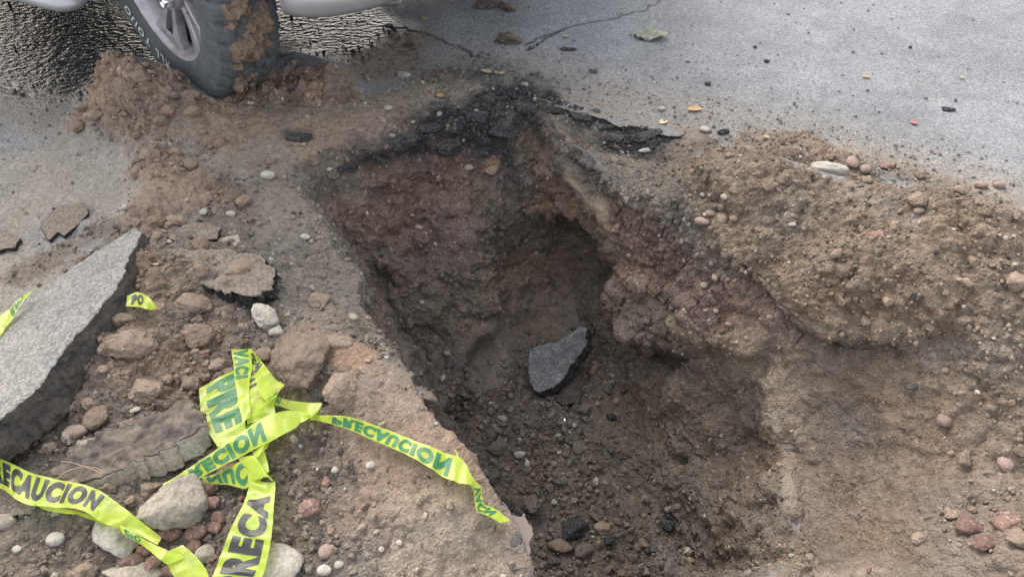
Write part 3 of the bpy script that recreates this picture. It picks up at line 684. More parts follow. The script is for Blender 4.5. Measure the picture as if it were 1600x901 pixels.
SP = [
 ('pebble', 'bright white pebble on the left ledge above the pit', 'pebble', 'white', 477, 371, 15, 11, .2),
 ('pebble', 'white angular stone at the upper left rim below the tyre', 'pebble', 'white', 419, 276, 22, 16, .8),
 ('stone', 'flat pale grey stone on the wet mud behind the tyre', 'stone', 'pale', 628, 118, 26, 16, .9),
 ('pebble', 'small white pebble on the mud shelf beyond the pit', 'pebble', 'white', 607, 170, 13, 10, .2),
 ('cobble', 'round pinkish cobble set in the left bank near the bottom', 'cobble', 'red', 484, 796, 34, 28, .4),
 ('cobble', 'pinkish cobble low on the left bank close to the bottom edge', 'cobble', 'pink', 511, 862, 28, 24, .4),
 ('pebble', 'white pebble at the bottom edge of the left bank', 'pebble', 'white', 507, 891, 22, 16, .2),
 ('pebble', 'pale grey pebble just above the white one at the bottom edge', 'pebble', 'pale', 530, 882, 16, 12, .3),
 ('pebble', 'light grey pebble on the bank left of the diagonal tape', 'pebble', 'white', 580, 727, 16, 12, .4),
 ('pebble', 'pale pebble above the reddish cobble of the left bank', 'pebble', 'pale', 524, 735, 13, 12, .3),
 ('pebble', 'small white pebble in the middle of the left bank slope', 'pebble', 'white', 624, 848, 11, 9, .2),
 ('pebble', 'pale pebble low on the middle of the left bank', 'pebble', 'pale', 596, 858, 10, 9, .2),
 ('pebble', 'tiny white stone on the left bank beside the dark rubble', 'pebble', 'white', 490, 842, 8, 8, .8),
 ('cobble', 'upright pink-brown cobble on the soil-covered slab at left', 'cobble', 'pink', 407, 437, 13, 24, .2),
 ('stone', 'rust-brown stone on the gravel ledge left of the pit', 'stone', 'brown', 500, 470, 34, 28, .7),
 ('pebble', 'white pebble beside the corner of the big asphalt slab', 'pebble', 'white', 264, 378, 12, 7, .3),
 ('pebble', 'thin white chip beside the big asphalt slab', 'pebble', 'white', 244, 413, 11, 5, .5),
 ('stone', 'grey stone in the gravel above the small buried slab', 'stone', 'pale', 318, 333, 14, 13, .6),
 ('stone', 'pale stone in the gravel near the buried slab, right one', 'stone', 'pale', 361, 336, 16, 12, .6),
 ('stone', 'light stone on the bare soil at the far left of the slab', 'stone', 'pale', 196, 325, 13, 11, .5),
 ('cobble', 'brown cobble at the lower left end of the big slab', 'cobble', 'pink', 120, 676, 34, 24, .3),
 ('stone', 'tan angular clod of soil right of the big slab', 'stone', 'tan', 228, 612, 56, 40, .9),
 ('stone', 'small light stone in the soil below the tan clod', 'stone', 'pale', 212, 641, 16, 12, .7),
 ('stone', 'dusty grey stone at the tape bundle, in the gravel under it', 'stone', 'gray', 302, 712, 22, 18, .6),
 ('rock', 'big rounded rock of packed soil beside the knot of the tape', 'rock', 'brown', 474, 563, 78, 90, .5),
 ('clod', 'tan clod of packed soil topping the left bank', 'clod', 'tan', 520, 540, 60, 36, .6),
 ('clod', 'greyish round clod right of the tape knot', 'clod', 'tan', 535, 610, 60, 56, .3),
 ('stone', 'dark brown stone left of the packed soil rock', 'stone', 'brown', 412, 555, 34, 26, .5),
 ('stone', 'dusty brown stone above the raised end of the tape', 'stone', 'brown', 340, 571, 30, 20, .5),
 ('asphalt_chunk', 'brown and black lump of asphalt lying alone on the grey road', 'asphalt chunk', 'lump', 793, 64, 40, 26, .7),
 ('asphalt_chunk', 'large dark lump at the top edge of the road', 'asphalt chunk', 'lump', 762, 8, 46, 26, .7),
 ('asphalt_chunk', 'low dark lump right of the large one at the top edge', 'asphalt chunk', 'lump', 795, 15, 28, 16, .6),
 ('asphalt_chunk', 'small dark lump between the wet patch and the road crack', 'asphalt chunk', 'lump', 641, 68, 18, 14, .6),
 ('asphalt_chunk', 'thin dark flake on the road right of the crack', 'asphalt chunk', 'black', 886, 77, 28, 6, .8),
 ('asphalt_chunk', 'small black chip on the road above the black rim', 'asphalt chunk', 'dark', 928, 112, 16, 12, .8),
 ('pebble', 'small black pebble alone on the open road', 'pebble', 'black', 1198, 96, 10, 7, .5),
 ('pebble', 'tiny black pebble at the upper right of the road', 'pebble', 'black', 1422, 74, 6, 4, .5),
 ('pebble', 'dark pebble on the road nearer the right heap', 'pebble', 'dark', 1106, 131, 13, 8, .5),
 ('pebble', 'tiny dark pebble high on the open road', 'pebble', 'black', 1180, 74, 6, 5, .5),
 ('pebble', 'dark flat scrap on the gritty road at the right', 'pebble', 'black', 1480, 172, 22, 10, .7),
 ('cobble', 'grey-blue cobble lying on the black rim of the asphalt', 'cobble', 'dark', 931, 178, 17, 17, .3),
 ('stone', 'pale stone near the rim beside the orange leaf', 'stone', 'pale', 1034, 171, 13, 9, .6),
 ('stone', 'white crumbling stone on the road edge above the right heap', 'stone', 'white', 1102, 204, 20, 13, .7),
 ('asphalt_chunk', 'dark lump right of the white crumbling stone', 'asphalt chunk', 'black', 1130, 207, 18, 12, .7),
 ('stone', 'flat pale flake at the rim below the black crumbs', 'stone', 'pale', 1010, 236, 26, 8, .9),
 ('stone', 'broad flat grey stone on top of the right heap', 'stone', 'pale', 1298, 266, 56, 22, .5),
 ('cobble', 'upright grey-pink cobble on top of the right heap', 'cobble', 'pink', 1331, 255, 18, 26, .3),
 ('cobble', 'pinkish cobble right of the upright one on the heap', 'cobble', 'pink', 1351, 266, 21, 16, .2),
 ('cobble', 'reddish flat cobble behind the heap top', 'cobble', 'red', 1388, 260, 26, 12, .4),
 ('cobble', 'pink cobble at the far foot of the right heap', 'cobble', 'pink', 1532, 290, 20, 13, .3),
 ('cobble', 'second pink cobble at the far foot, nearer the frame edge', 'cobble', 'pink', 1560, 290, 18, 14, .3),
 ('clod', 'round brown clod standing on the right heap beside a slab', 'clod', 'brown', 1434, 312, 28, 34, .3),
 ('pebble', 'pinkish pebble under the round clod of the right heap', 'pebble', 'pink', 1436, 330, 18, 12, .2),
 ('cobble', 'flat reddish stone in the middle of the right heap', 'cobble', 'red', 1366, 370, 34, 20, .6),
 ('stone', 'light stone on the left part of the right heap', 'stone', 'pale', 1238, 352, 14, 8, .5),
 ('clod', 'upright tan clod in the nest of stones on the heap', 'clod', 'tan', 1128, 340, 18, 26, .3),
 ('cobble', 'pinkish cobble left in the nest of stones on the heap', 'cobble', 'pink', 1098, 347, 24, 15, .4),
 ('cobble', 'tan cobble topmost in the nest of stones on the heap', 'cobble', 'tan', 1118, 321, 16, 11, .3),
 ('cobble', 'light tan cobble in the middle of the nest of stones', 'cobble', 'pink', 1110, 334, 16, 12, .3),
 ('clod', 'small round clod right in the nest of stones', 'clod', 'tan', 1146, 342, 13, 12, .2),
 ('pebble', 'tiny white pebble in the nest of stones', 'pebble', 'white', 1101, 336, 6, 7, .3),
 ('pebble', 'pale pebble at the upper left of the nest of stones', 'pebble', 'pale', 1098, 305, 8, 9, .3),
 ('stone', 'pale stone at the upper right of the nest of stones', 'stone', 'pale', 1131, 309, 13, 11, .6),
 ('pebble', 'pink pebble high in the red band of the right wall', 'pebble', 'pink', 1117, 434, 12, 16, .6),
 ('pebble', 'pale pink chip in the red band left of the pebble', 'pebble', 'pink', 1100, 446, 12, 14, .8),
 ('pebble', 'round pink pebble lower in the red band', 'pebble', 'pink', 1118, 486, 9, 10, .3),
 ('pebble', 'long pinkish chip in the red band of the right wall', 'pebble', 'pink', 1069, 407, 8, 13, .7),
 ('stone', 'pinkish stone at the right edge of the lower slope', 'stone', 'pink', 1570, 727, 24, 24, .4),
 ('stone', 'pale round stone on the right slope near the frame edge', 'stone', 'pink', 1474, 658, 22, 20, .3),
 ('stone', 'grey stone with a white tip on the right slope', 'stone', 'dark', 1424, 605, 20, 14, .6),
 ('pebble', 'white tip of a pebble on the right slope', 'pebble', 'white', 1421, 609, 12, 7, .4),
 ('stone', 'reddish dark stone at the lower right corner', 'stone', 'red', 1512, 826, 44, 30, .6),
 ('stone', 'second reddish stone at the lower right corner', 'stone', 'red', 1572, 820, 50, 34, .6),
 ('stone', 'dull stone between the two reddish ones, lower down', 'stone', 'red', 1540, 850, 36, 24, .6),
 ('stone', 'pale tan clod at the far right edge of the slope', 'stone', 'tan', 1590, 840, 34, 30, .5),
 ('clod', 'orange-brown clod near the bottom of the right slope', 'clod', 'tan', 1436, 842, 26, 20, .4),
 ('clod', 'lumpy orange clod at the right edge of the heap', 'clod', 'tan', 1590, 442, 36, 30, .5),
 ('clod', 'brown clod lying alone left of the mud heap', 'clod', 'tan', 148, 181, 28, 20, .3),
 ('clod', 'small brown clod below the lone one at the mud heap', 'clod', 'tan', 150, 201, 12, 9, .3),
 ('clod', 'brown clod at the top of the mud heap by the tyre', 'clod', 'brown', 218, 120, 34, 22, .4),
 ('clod', 'dark clod in the middle of the mud heap', 'clod', 'brown', 250, 190, 30, 24, .4),
 ('clod', 'reddish clod in front of the tyre contact', 'clod', 'tan', 300, 175, 30, 20, .4),
 ('clod', 'flat clod at the lower end of the mud tongue', 'clod', 'tan', 275, 345, 34, 20, .4),
 ('clod', 'brown clod capping the soil-covered slab', 'clod', 'tan', 376, 420, 60, 36, .4),
 ('clod', 'knobbly clod right on the soil-covered slab', 'clod', 'tan', 350, 440, 34, 24, .4),
 ('clod', 'large brown lump of soil right of the big slab', 'clod', 'brown', 205, 540, 80, 56, .4),
 ('clod', 'reddish lump of soil below the soil-covered slab', 'clod', 'brown', 312, 525, 50, 40, .4),
 ('clod', 'long brown lump of soil above the loose tape scrap', 'clod', 'brown', 300, 475, 60, 34, .4),
 ('clod', 'flat brown clod touching the side of the big slab', 'clod', 'brown', 190, 500, 44, 24, .4),
 ('clod', 'lump of soil low under the big slab, by its broken edge', 'clod', 'brown', 150, 655, 40, 34, .5),
 ('clod', 'small gritty clod under the raised end of the tape', 'clod', 'brown', 300, 600, 30, 24, .4),
 ('stone', 'dusty brown stone on the pit floor left of the middle', 'stone', 'pit', 769, 678, 18, 20, .5),
 ('stone', 'dark angular stone on the pit floor, left side', 'stone', 'pit', 779, 700, 34, 24, .8),
 ('stone', 'light pointed chip on the pit floor', 'stone', 'pale', 811, 709, 20, 14, 1.),
 ('stone', 'brown stone on the pit floor under the slab', 'stone', 'pit', 905, 699, 20, 26, .6),
 ('stone', 'square black lump on the pit floor near the puddle', 'stone', 'black', 893, 829, 48, 34, .9),
 ('stone', 'flat brown stone in front of the square black lump', 'stone', 'brown', 877, 854, 40, 20, .6),
 ('stone', 'dark stone right of the flat brown one on the pit floor', 'stone', 'pit', 912, 860, 30, 24, .6),
 ('stone', 'grey-brown stone on the floor of the pit above the black lump', 'stone', 'brown', 940, 825, 26, 22, .5),
 ('stone', 'small brown stone at the foot of the pit slab', 'stone', 'pit', 862, 622, 14, 9, .4),
 ('stone', 'tiny light chip in the dark left corner of the pit', 'stone', 'pale', 681, 662, 8, 6, .7),
 ('stone', 'grey stone stuck in the back wall of the pit, low', 'stone', 'gray', 785, 654, 16, 12, .6),
 ('stone', 'grey stone stuck in the clay of the back wall', 'stone', 'dark', 703, 572, 16, 14, .6),
 ('stone', 'round stone above the clay of the back wall', 'stone', 'gray', 698, 552, 11, 10, .3),
 ('stone', 'round grey stone in the right part of the back wall', 'stone', 'gray', 783, 366, 9, 10, .2),
 ('stone', 'orange lump set in the top of the back wall', 'stone', 'tan', 768, 265, 20, 18, .6),
 ('stone', 'pale lump left of the orange one in the back wall', 'stone', 'gray', 733, 263, 14, 14, .5),
 ('stone', 'grey stone in the middle of the red back wall', 'stone', 'gray', 655, 356, 14, 10, .5),
 ('stone', 'small pinkish stone in the red back wall', 'stone', 'pink', 644, 337, 8, 7, .4),
]
for nm, lb, ct, mt, x, y, w_, h_, an in SP:
    big = w_*h_ > 900
    stone(nm, lb, ct, mt, x, y, w_, h_, ang=an, rough=.12 if an > .25 else .05, sub=4 if big else 3 if w_ > 14 else 2, sink=.38 if ct == 'clod' or mt in ('brown', 'tan') else .28, fine=.06 if big else .03, rot=(x*3 + y) % 40 - 20)
# ---- clods that could be picked up, one object each, sharing a few shapes
LANDMARKS = [((320, 90), 'the muddy tyre'), ((148, 181), 'the lone clod left of the mud heap'), ((419, 276), 'the white angular stone at the upper left rim'), ((240, 330), 'the mud tongue'), ((120, 500), 'the big asphalt slab'),
 ((340, 420), 'the soil-covered slab'), ((412, 498), 'the pointed white rock'), ((474, 563), 'the big rock of packed soil'), ((490, 645), 'the tape knot'), ((274, 794), 'the large grey rock'), ((375, 830), 'the upright tape strip'),
 ((484, 796), 'the pinkish cobble in the left bank'), ((88, 842), 'the round pale pebble'), ((477, 371), 'the bright white pebble on the ledge'), ((785, 812), 'the trailing tape end'), ((870, 560), 'the leaning slab in the pit'), ((893, 829), 'the square black lump'),
 ((769, 678), 'the brown stone on the pit floor'), ((1040, 565), 'the hollow in the right wall'), ((760, 113), 'the yellow leaf scraps'), ((931, 178), 'the grey-blue cobble on the rim'), ((640, 235), 'the left end of the black rim'), ((1010, 236), 'the flat pale flake'), ((1110, 334), 'the nest of stones on the heap'), ((1298, 266), 'the broad flat stone on the heap'),
 ((1434, 312), 'the round clod of the heap'), ((1366, 370), 'the flat reddish stone of the heap'), ((1238, 352), 'the light stone of the heap'), ((1345, 545), 'the dark hollow under the heap'), ((1590, 442), 'the orange clod at the right edge'), ((1424, 605), 'the white-tipped stone'), ((1474, 658), 'the pale round stone of the slope'), ((1040, 800), 'the bare soil at the right of the pit floor'),
 ((1100, 880), 'the lower right end of the pit floor'), ((960, 740), 'the middle of the pit floor'), ((720, 180), 'the mud shelf beyond the pit'), ((1570, 727), 'the pinkish stone at the right edge'), ((1540, 850), 'the reddish corner stones')]
SEEN = set()
def place_label(kind, mat, p, s):
    px, py, dep = project(np.array(p)); q = sorted((math.hypot(px - l[0][0], (py - l[0][1])*1.2), l) for l in LANDMARKS)
    word = dict(tan='tan', brown='brown', gray='grey', red='reddish', mudc='reddish brown', lump='dark', black='black', pit='dusty dark', dark='dark')[mat]
    wpx = 2*s*FPX/dep
    for dist, ((lx, ly), nm) in q[:5]:
        an = math.degrees(math.atan2(-(py - ly), px - lx)) % 360; dr = ['right of', 'up and right of', 'above', 'up and left of', 'left of', 'down and left of', 'below', 'down and right of'][int((an + 22.5)//45) % 8]
        dd = 'touching close' if dist < 25 else 'close' if dist < 55 else 'a little way' if dist < 100 else 'well' if dist < 170 else 'far'
        if dd == 'touching close': dd = 'right beside, just'
        for sz in (('small', 'very small') if wpx < 16 else ('medium-sized', 'middling') if wpx < 26 else ('large', 'big')):
            lb = f'{sz} {word} {kind} {dd} {dr} {nm}'
            if lb not in SEEN and len(lb.split()) <= 16: SEEN.add(lb); return lb
    return None
def clods(n, weight, smin, smax, name, label, cat, group, mats, seed, sinkk=.3, minpx=9):
    r = np.random.default_rng(seed); w = (weight*AREA).astype(np.float64); w /= w.sum(); idx = r.choice(len(P), n*3, p=w); used = []
    meshes = []
    for k in range(7):
        V, F = rock_shape(4 if n > 40 and smax > .025 else 3, seed*50 + k, .95, .30, (1, .85, .7), fine=.18); me = mesh_np(name, V, F, True); meshes.append(me)
    meshm = {}; sizes = [smin*(smax/smin)**(j/5) for j in range(6)]
    for i in idx:
        if len(used) >= n: break
        p = P[i]; s = smin*(smax/smin)**(r.random()**1.6)
        if any((p[0]-q[0])**2 + (p[1]-q[1])**2 < (s + q[2])**2*.8 for q in used): continue
        used.append((p[0], p[1], s)); mt = mats[int(r.integers(0, len(mats)))]; k = int(r.integers(0, 7)); j = int(np.argmin([abs(q - s) for q in sizes])); s = sizes[j]
        if (k, mt, j) not in meshm:
            me = meshes[k].copy(); me.transform(Matrix.Scale(s, 4)); me.materials.append(MST[mt]); meshm[(k, mt, j)] = me
        o = bpy.data.objects.new(name, meshm[(k, mt, j)]); CO.link(o)
        o.location = p + GN[i]*s*.7*(1 - 2*sinkk); o.rotation_euler = (r.uniform(-.5, .5), r.uniform(-.5, .5), r.uniform(0, 6.28))
        tag(o, place_label(name.replace('_', ' ') if name != 'asphalt_chunk' else 'asphalt chunk', mt, p, s) or label, cat, group)
ocl = A[:, 6]*A[:, 10]*VIS*(S >= 4)
mudw = np.exp(-(seg_dist(P, np.array([W(x, y, .03) for x, y in [(180, 170), (250, 180), (280, 300), (240, 350)]]))/.16)**2)
clods(80, ocl*mudw, .009, .030, 'clod', 'brown mud clod among its like on the heap by the tyre', 'clod', 'mud clods on the heap by the tyre', ['mudc', 'tan'], 21, .42)
clods(60, A[:, 10]*VIS*(S >= 4)*(P[:, 0] > .3)*np.clip(A[:, 6], 0, 1), .009, .020, 'clod', 'brown clod among its like on the heap right of the pit', 'clod', 'clods on the right heap', ['tan', 'brown', 'brown'], 22)
clods(46, A[:, 10]*VIS*(S < 1.1), .014, .032, 'stone', 'dark dusty stone among its like on the pit floor', 'stone', 'stones on the pit floor', ['pit', 'pit', 'pit', 'black'], 23)
clods(60, A[:, 10]*VIS*(S >= 4)*(P[:, 0] < 0)*(P[:, 1] < 1.25)*(A[:, 4] < .2), .007, .017, 'stone', 'small dusty stone among its like on the left bank', 'stone', 'small stones on the left bank', ['brown', 'gray', 'gray', 'red', 'tan'], 24)
clods(30, A[:, 10]*VIS*(S >= 4)*(A[:, :3].max(1) < .07), .007, .014, 'asphalt_chunk', 'small black chunk of asphalt among its like at the far rim', 'asphalt chunk', 'asphalt chunks along the far rim', ['black', 'black', 'gray'], 25)
rubw = np.exp(-(seg_dist(P, np.array([W(x, y, .03) for x, y in [(180, 520), (300, 520), (300, 640), (160, 640)]]))/.15)**2)
clods(55, VIS*(S >= 4)*rubw*(A[:, 4] < .2), .010, .028, 'clod', 'brown clod among its like right of the big slab', 'clod', 'clods of soil beside the big slab', ['tan', 'brown', 'brown'], 26, .38)
for k, (x, y, w_, h_, fl) in enumerate([(585, 246, 46, 22, .5), (640, 224, 40, 24, .6), (672, 200, 36, 22, .5), (704, 232, 40, 30, .6), (742, 184, 44, 26, .5), (786, 205, 46, 30, .6), (818, 168, 46, 30, .5), (862, 172, 40, 20, .5), (905, 182, 44, 18, .5), (960, 196, 50, 20, .5), (1010, 212, 50, 22, .5), (470, 216, 42, 20, .4), (545, 262, 34, 20, .5), (760, 222, 30, 24, .6)]):
    stone('asphalt_chunk', ['first', 'second', 'third', 'fourth', 'fifth', 'sixth', 'seventh', 'eighth', 'ninth', 'tenth', 'eleventh', 'twelfth', 'thirteenth', 'fourteenth'][sorted(range(14), key=lambda q: [585, 640, 672, 704, 742, 786, 818, 862, 905, 960, 1010, 470, 545, 760][q]).index(k)] + ' from the left of the angular black chunks on the far rim', 'asphalt chunk', 'black', x, y, w_, h_, ang=1., rough=.16, sub=5, sink=.36, flat=fl, fine=.12, seed=300 + k, group='angular asphalt chunks of the broken rim', rot=(k*53) % 60 - 30)
print('stones', round(time.time() - T0, 1))

# ---- broken asphalt slabs ------------------------------------------------
def slab(name, label, outline, thick, topmat, sidemat, seed=1, jag=.006, nseg=300, bow=.0, down=(0, 0, -1), undercut=.0, topcol=None, cat='asphalt slab', relief=.0015, siderelief=.006):
    """outline: 3D points of the top edge; grows a plate with a rough broken side"""
    O = np.array(outline, float); c = O.mean(0)
    u = O[1] - O[0]; nrm = np.zeros(3)
    for a_, b_ in zip(O, np.roll(O, -1, 0)): nrm += np.cross(a_ - c, b_ - c)
    nrm /= np.linalg.norm(nrm)
    if nrm[2] < 0: nrm = -nrm; O = O[::-1]
    L_ = np.linalg.norm(np.roll(O, -1, 0) - O, axis=1); t = np.concatenate([[0], np.cumsum(L_)]); q = np.linspace(0, t[-1], nseg, endpoint=False)
    E = np.stack([np.interp(q, t, np.append(O[:, i], O[0, i])) for i in range(3)], 1)
    Eo = E + (E - c)/np.linalg.norm(E - c, axis=1, keepdims=True)*(jag*2*fbm(E, .05, 3, seed) + jag*.9*fbm(E, .012, 2, seed + 3))[:, None]
    rows, mi = [], []
    nt = 26
    for k in range(nt):
        f = math.sqrt(k/nt) if k else .01
        G = c + (Eo - c)*f; G = G + nrm*(relief*fbm(G, .03, 3, seed + 7) - bow*(f**2))[:, None]
        rows.append(G)
    rows.append(Eo - nrm*(relief*1.5 + bow)); ntop = len(rows)
    dn = np.array(down, float); dn /= np.linalg.norm(dn); ns = 22
    out = (Eo - c) - ((Eo - c) @ nrm)[:, None]*nrm; out /= np.linalg.norm(out, axis=1, keepdims=True)
    for k in range(1, ns + 1):
        f = k/ns; G = Eo - nrm*bow + dn*thick*f - out*undercut*f**2
        rr = siderelief*(fbm(G, .03, 2, seed + 11) + .8*fbm(G, .012, 3, seed + 12))*min(1, f*4); G = G + out*rr[:, None]
        rows.append(G)
    for f in (.8, .4, .02): rows.append(c + dn*thick + (rows[ntop + ns - 1] - c - dn*thick)*f)
    V = np.concatenate(rows); n = nseg; R_ = len(rows); I = np.arange(R_*n).reshape(R_, n)
    a_, b_ = I[:-1], I[1:]
    F = np.stack([a_, b_, np.roll(b_, -1, 1), np.roll(a_, -1, 1)], -1)
    m = np.zeros((R_ - 1, n), int); m[ntop - 1:] = 1
    me = mesh_np(name, V, F.reshape(-1, 4), True, midx=m.ravel())
    o = link(name, me, None, [topmat, sidemat]); return tag(o, label, cat)
def asphalt_top(name, c1, c2, bump=.5):
    m, nt, B = newmat(name); L = nt.links
    va = obj_tex(nt, 'ShaderNodeTexVoronoi', 175); n = obj_tex(nt, 'ShaderNodeTexNoise', 9, Detail=7, Roughness=.72); n3 = obj_tex(nt, 'ShaderNodeTexNoise', 160, Detail=3)
    s = nt.nodes.new('ShaderNodeSeparateColor'); L.new(va.outputs['Color'], s.inputs[0])
    c = mixc(nt, maprange(nt, n.outputs[0], .35, .65, 0, 1), c1, c2)
    c = mixc(nt, 1., c, maprange(nt, s.outputs[0], 0, 1, .74, 1.25), 'MULTIPLY'); c = mixc(nt, 1., c, maprange(nt, va.outputs['Distance'], .2, .75, 1.08, .78), 'MULTIPLY')
    L.new(c, B.inputs['Base Color']); B.inputs['Roughness'].default_value = .9; B.inputs['Specular IOR Level'].default_value = .25
    h = mathn(nt, 'SUBTRACT', mathn(nt, 'MULTIPLY', n3.outputs[0], .6), va.outputs['Distance'])
    b = nd(nt, 'ShaderNodeBump', Distance=.004, Strength=bump); L.new(h, b.inputs['Height']); L.new(b.outputs[0], B.inputs['Normal']); return m
ATOP = asphalt_top('dry_asphalt', (.185, .185, .182), (.285, .275, .255), .8)
ADUST = asphalt_top('dusty_asphalt', (.20, .17, .142), (.165, .14, .118), .6)
ALIT = asphalt_top('lit_tone_asphalt', (.26, .265, .28), (.11, .11, .113), .5)  # mottled pale and dark: lit edges of the pit slab put into its colour
TAR = stone_mat('tar_bound_side', (.036, .036, .038), (.095, .080, .068), 30, 1., rough=.8, speck=None)
TOPD = stone_mat('soil_covered_tar', (.185, .15, .122), (.05, .046, .045), 14, 1.)
TARB = stone_mat('black_tar_side', (.03, .03, .033), (.016, .016, .018), 60, 1., rough=.65, speck=(.12, .11, .10))
CONC = stone_mat('pale_underside', (.36, .33, .28), (.25, .22, .18), 24, 1.)
def Wl(pts): return [W(*p) for p in pts]
slab('asphalt_slab', 'large light grey asphalt slab with a thick black broken side, tilted on the soil at left',
     Wl([(210, 355, .085), (222, 362, .085), (205, 400, .092), (182, 445, .10), (155, 478, .105), (120, 520, .11), (92, 560, .115), (50, 615, .12), (0, 655, .125), (-120, 740, .125), (-330, 760, .08), (-260, 610, .05), (0, 487, .045), (60, 452, .05), (130, 405, .06)]),
     .085, ATOP, TAR, seed=3, nseg=520, down=(.28, -.20, -1), undercut=.0, relief=.0015, siderelief=.010, jag=.009)
slab('asphalt_slab', 'thin flat plate of old asphalt on the bare soil beyond the big slab',
     Wl([(70, 372, .012), (62, 345, .012), (90, 322, .012), (132, 318, .014), (139, 332, .014), (118, 352, .014), (100, 368, .012), (90, 362, .012), (76, 376, .012)]), .014, ADUST, TARB, seed=4, nseg=160, jag=.004, siderelief=.002)
slab('asphalt_slab', 'small plate of old asphalt at the left edge of the picture',
     Wl([(-60, 390, .012), (-40, 350, .012), (10, 362, .012), (32, 372, .012), (22, 386, .012), (0, 392, .012)]), .016, ADUST, TARB, seed=5, nseg=140, jag=.004, siderelief=.002)
slab('asphalt_slab', 'small asphalt slab half sunk in gravel just right of the big slab corner',
     Wl([(272, 362, .035), (285, 350, .04), (325, 348, .045), (345, 354, .04), (338, 372, .035), (310, 374, .03), (290, 370, .03)]), .03, ADUST, TARB, seed=6, nseg=200, jag=.004)
slab('concrete_piece', 'pale broken piece beneath the small half sunk asphalt slab',
     Wl([(310, 380, .02), (335, 372, .025), (372, 366, .025), (374, 378, .02), (350, 388, .02), (325, 388, .02)]), .03, CONC, CONC, seed=7, nseg=140, jag=.004, cat='concrete piece')
slab('asphalt_slab', 'soil-covered asphalt slab with a black lower edge left of the gravel ledge',
     Wl([(236, 408, .05), (262, 390, .06), (340, 384, .065), (400, 396, .065), (432, 420, .06), (428, 450, .055), (400, 462, .055), (350, 458, .055), (300, 436, .055), (270, 428, .05)]), .035, ADUST, TARB, seed=8, nseg=320, jag=.010, relief=.008)
slab('asphalt_slab', 'dirty asphalt slab with a pale underside lying left of the tape bundle',
     Wl([(80, 735, .045), (110, 700, .06), (190, 660, .08), (300, 622, .085), (322, 640, .08), (318, 664, .07), (262, 700, .06), (200, 728, .05), (150, 748, .045), (110, 752, .04)]), .05, TOPD, CONC, seed=9, nseg=400, jag=.012, down=(.15, -.45, -1), relief=.010)
slab('asphalt_slab', 'dark asphalt plate under the left tape at the picture edge',
     Wl([(-60, 800, .03), (-40, 745, .04), (30, 742, .045), (72, 762, .04), (105, 788, .03), (60, 800, .03), (20, 806, .025)]), .03, ADUST, TARB, seed=10, nseg=200, jag=.006)
slab('concrete_piece', 'flat pale concrete piece below the left tape',
     Wl([(22, 800, .02), (60, 788, .025), (110, 785, .025), (118, 800, .02), (80, 812, .02), (40, 810, .02)]), .025, CONC, CONC, seed=15, nseg=140, jag=.004, cat='concrete piece')
# the slab that fell into the pit: a plate leaning on the floor
pc = at(ZB, 868, 560); zz = pc[2]
def pit_pt(px, py, dz): return W(px, py, zz + dz)
slab('asphalt_slab', 'grey asphalt slab leaning on the floor of the pit', [pit_pt(910, 506, .21), pit_pt(920, 512, .20), pit_pt(915, 536, .15), pit_pt(893, 575, .08), pit_pt(866, 602, .04), pit_pt(838, 616, .015), pit_pt(832, 606, .02),
     pit_pt(823, 575, .04), pit_pt(828, 545, .08), pit_pt(858, 534, .12), pit_pt(884, 524, .155)], .035, ALIT, TARB, seed=11, nseg=300, jag=.007, down=(.6, -.1, -1), cat='asphalt slab', relief=.006)
slab('asphalt_slab', 'dark lump of asphalt under the leaning slab in the pit', [pit_pt(905, 572, .04), pit_pt(912, 610, .02), pit_pt(905, 628, 0), pit_pt(880, 630, 0), pit_pt(858, 615, 0), pit_pt(870, 590, .03)], .06, TAR, TARB, seed=12, nseg=160, jag=.006)
slab('asphalt_slab', 'thin slab end sticking out of the right heap top', Wl([(1432, 298, .10), (1470, 290, .10), (1516, 300, .095), (1520, 306, .09), (1480, 306, .09), (1440, 304, .09)]), .022, ADUST, TARB, seed=13, nseg=140, jag=.003)
slab('asphalt_slab', 'second thin slab end at the far right of the heap', Wl([(1532, 322, .08), (1560, 320, .08), (1600, 352, .075), (1620, 372, .07), (1590, 356, .07), (1550, 334, .075)]), .022, ADUST, TARB, seed=14, nseg=140, jag=.003)
RTOP = asphalt_top('road_crust_top', (.185, .188, .195), (.20, .175, .15), .5)
slab('asphalt_crust', 'thin broken edge of the road surface right of the pit apex with a black face', Wl([(835, 138, -.006), (905, 136, -.006), (985, 156, -.006), (1080, 194, -.006), (1070, 214, .008), (1035, 211, .012), (1002, 199, .013), (965, 195, .012), (930, 181, .014), (890, 175, .014), (856, 160, .012)]), .045, RTOP, TARB, seed=16, nseg=420, jag=.010, cat='asphalt crust', relief=.003)
# (the puddle under the near lip)
wm, nt, B = newmat('muddy_water'); B.inputs['Base Color'].default_value = (.13, .105, .09, 1); B.inputs['Roughness'].default_value = .06; B.inputs['Specular IOR Level'].default_value = .5
nw = obj_tex(nt, 'ShaderNodeTexNoise', 12); bb = nd(nt, 'ShaderNodeBump', Distance=.004, Strength=.15); nt.links.new(nw.outputs[0], bb.inputs['Height']); nt.links.new(bb.outputs[0], B.inputs['Normal'])
zp = max(at(ZB, x_, y_)[2] for x_, y_ in ((824, 850), (828, 870), (818, 835))) + .008
o = slab('puddle', None, [W(x_, y_, zp) for x_, y_ in [(790, 800), (806, 806), (818, 812), (828, 830), (829, 852), (825, 875), (822, 892), (800, 890), (780, 850)]], .02, wm, wm, seed=17, nseg=160, jag=.006, cat=None, relief=0.)
o['kind'] = 'structure'
for k_ in ('label', 'category'):
    if k_ in o: del o[k_]
st = stone('stone', 'dark wet stone standing in the small puddle under the pit lip', 'stone', 'dark', 803, 836, 26, 40, ang=.7, sub=4, flat=1.2, seed=411); st.location[2] = zp
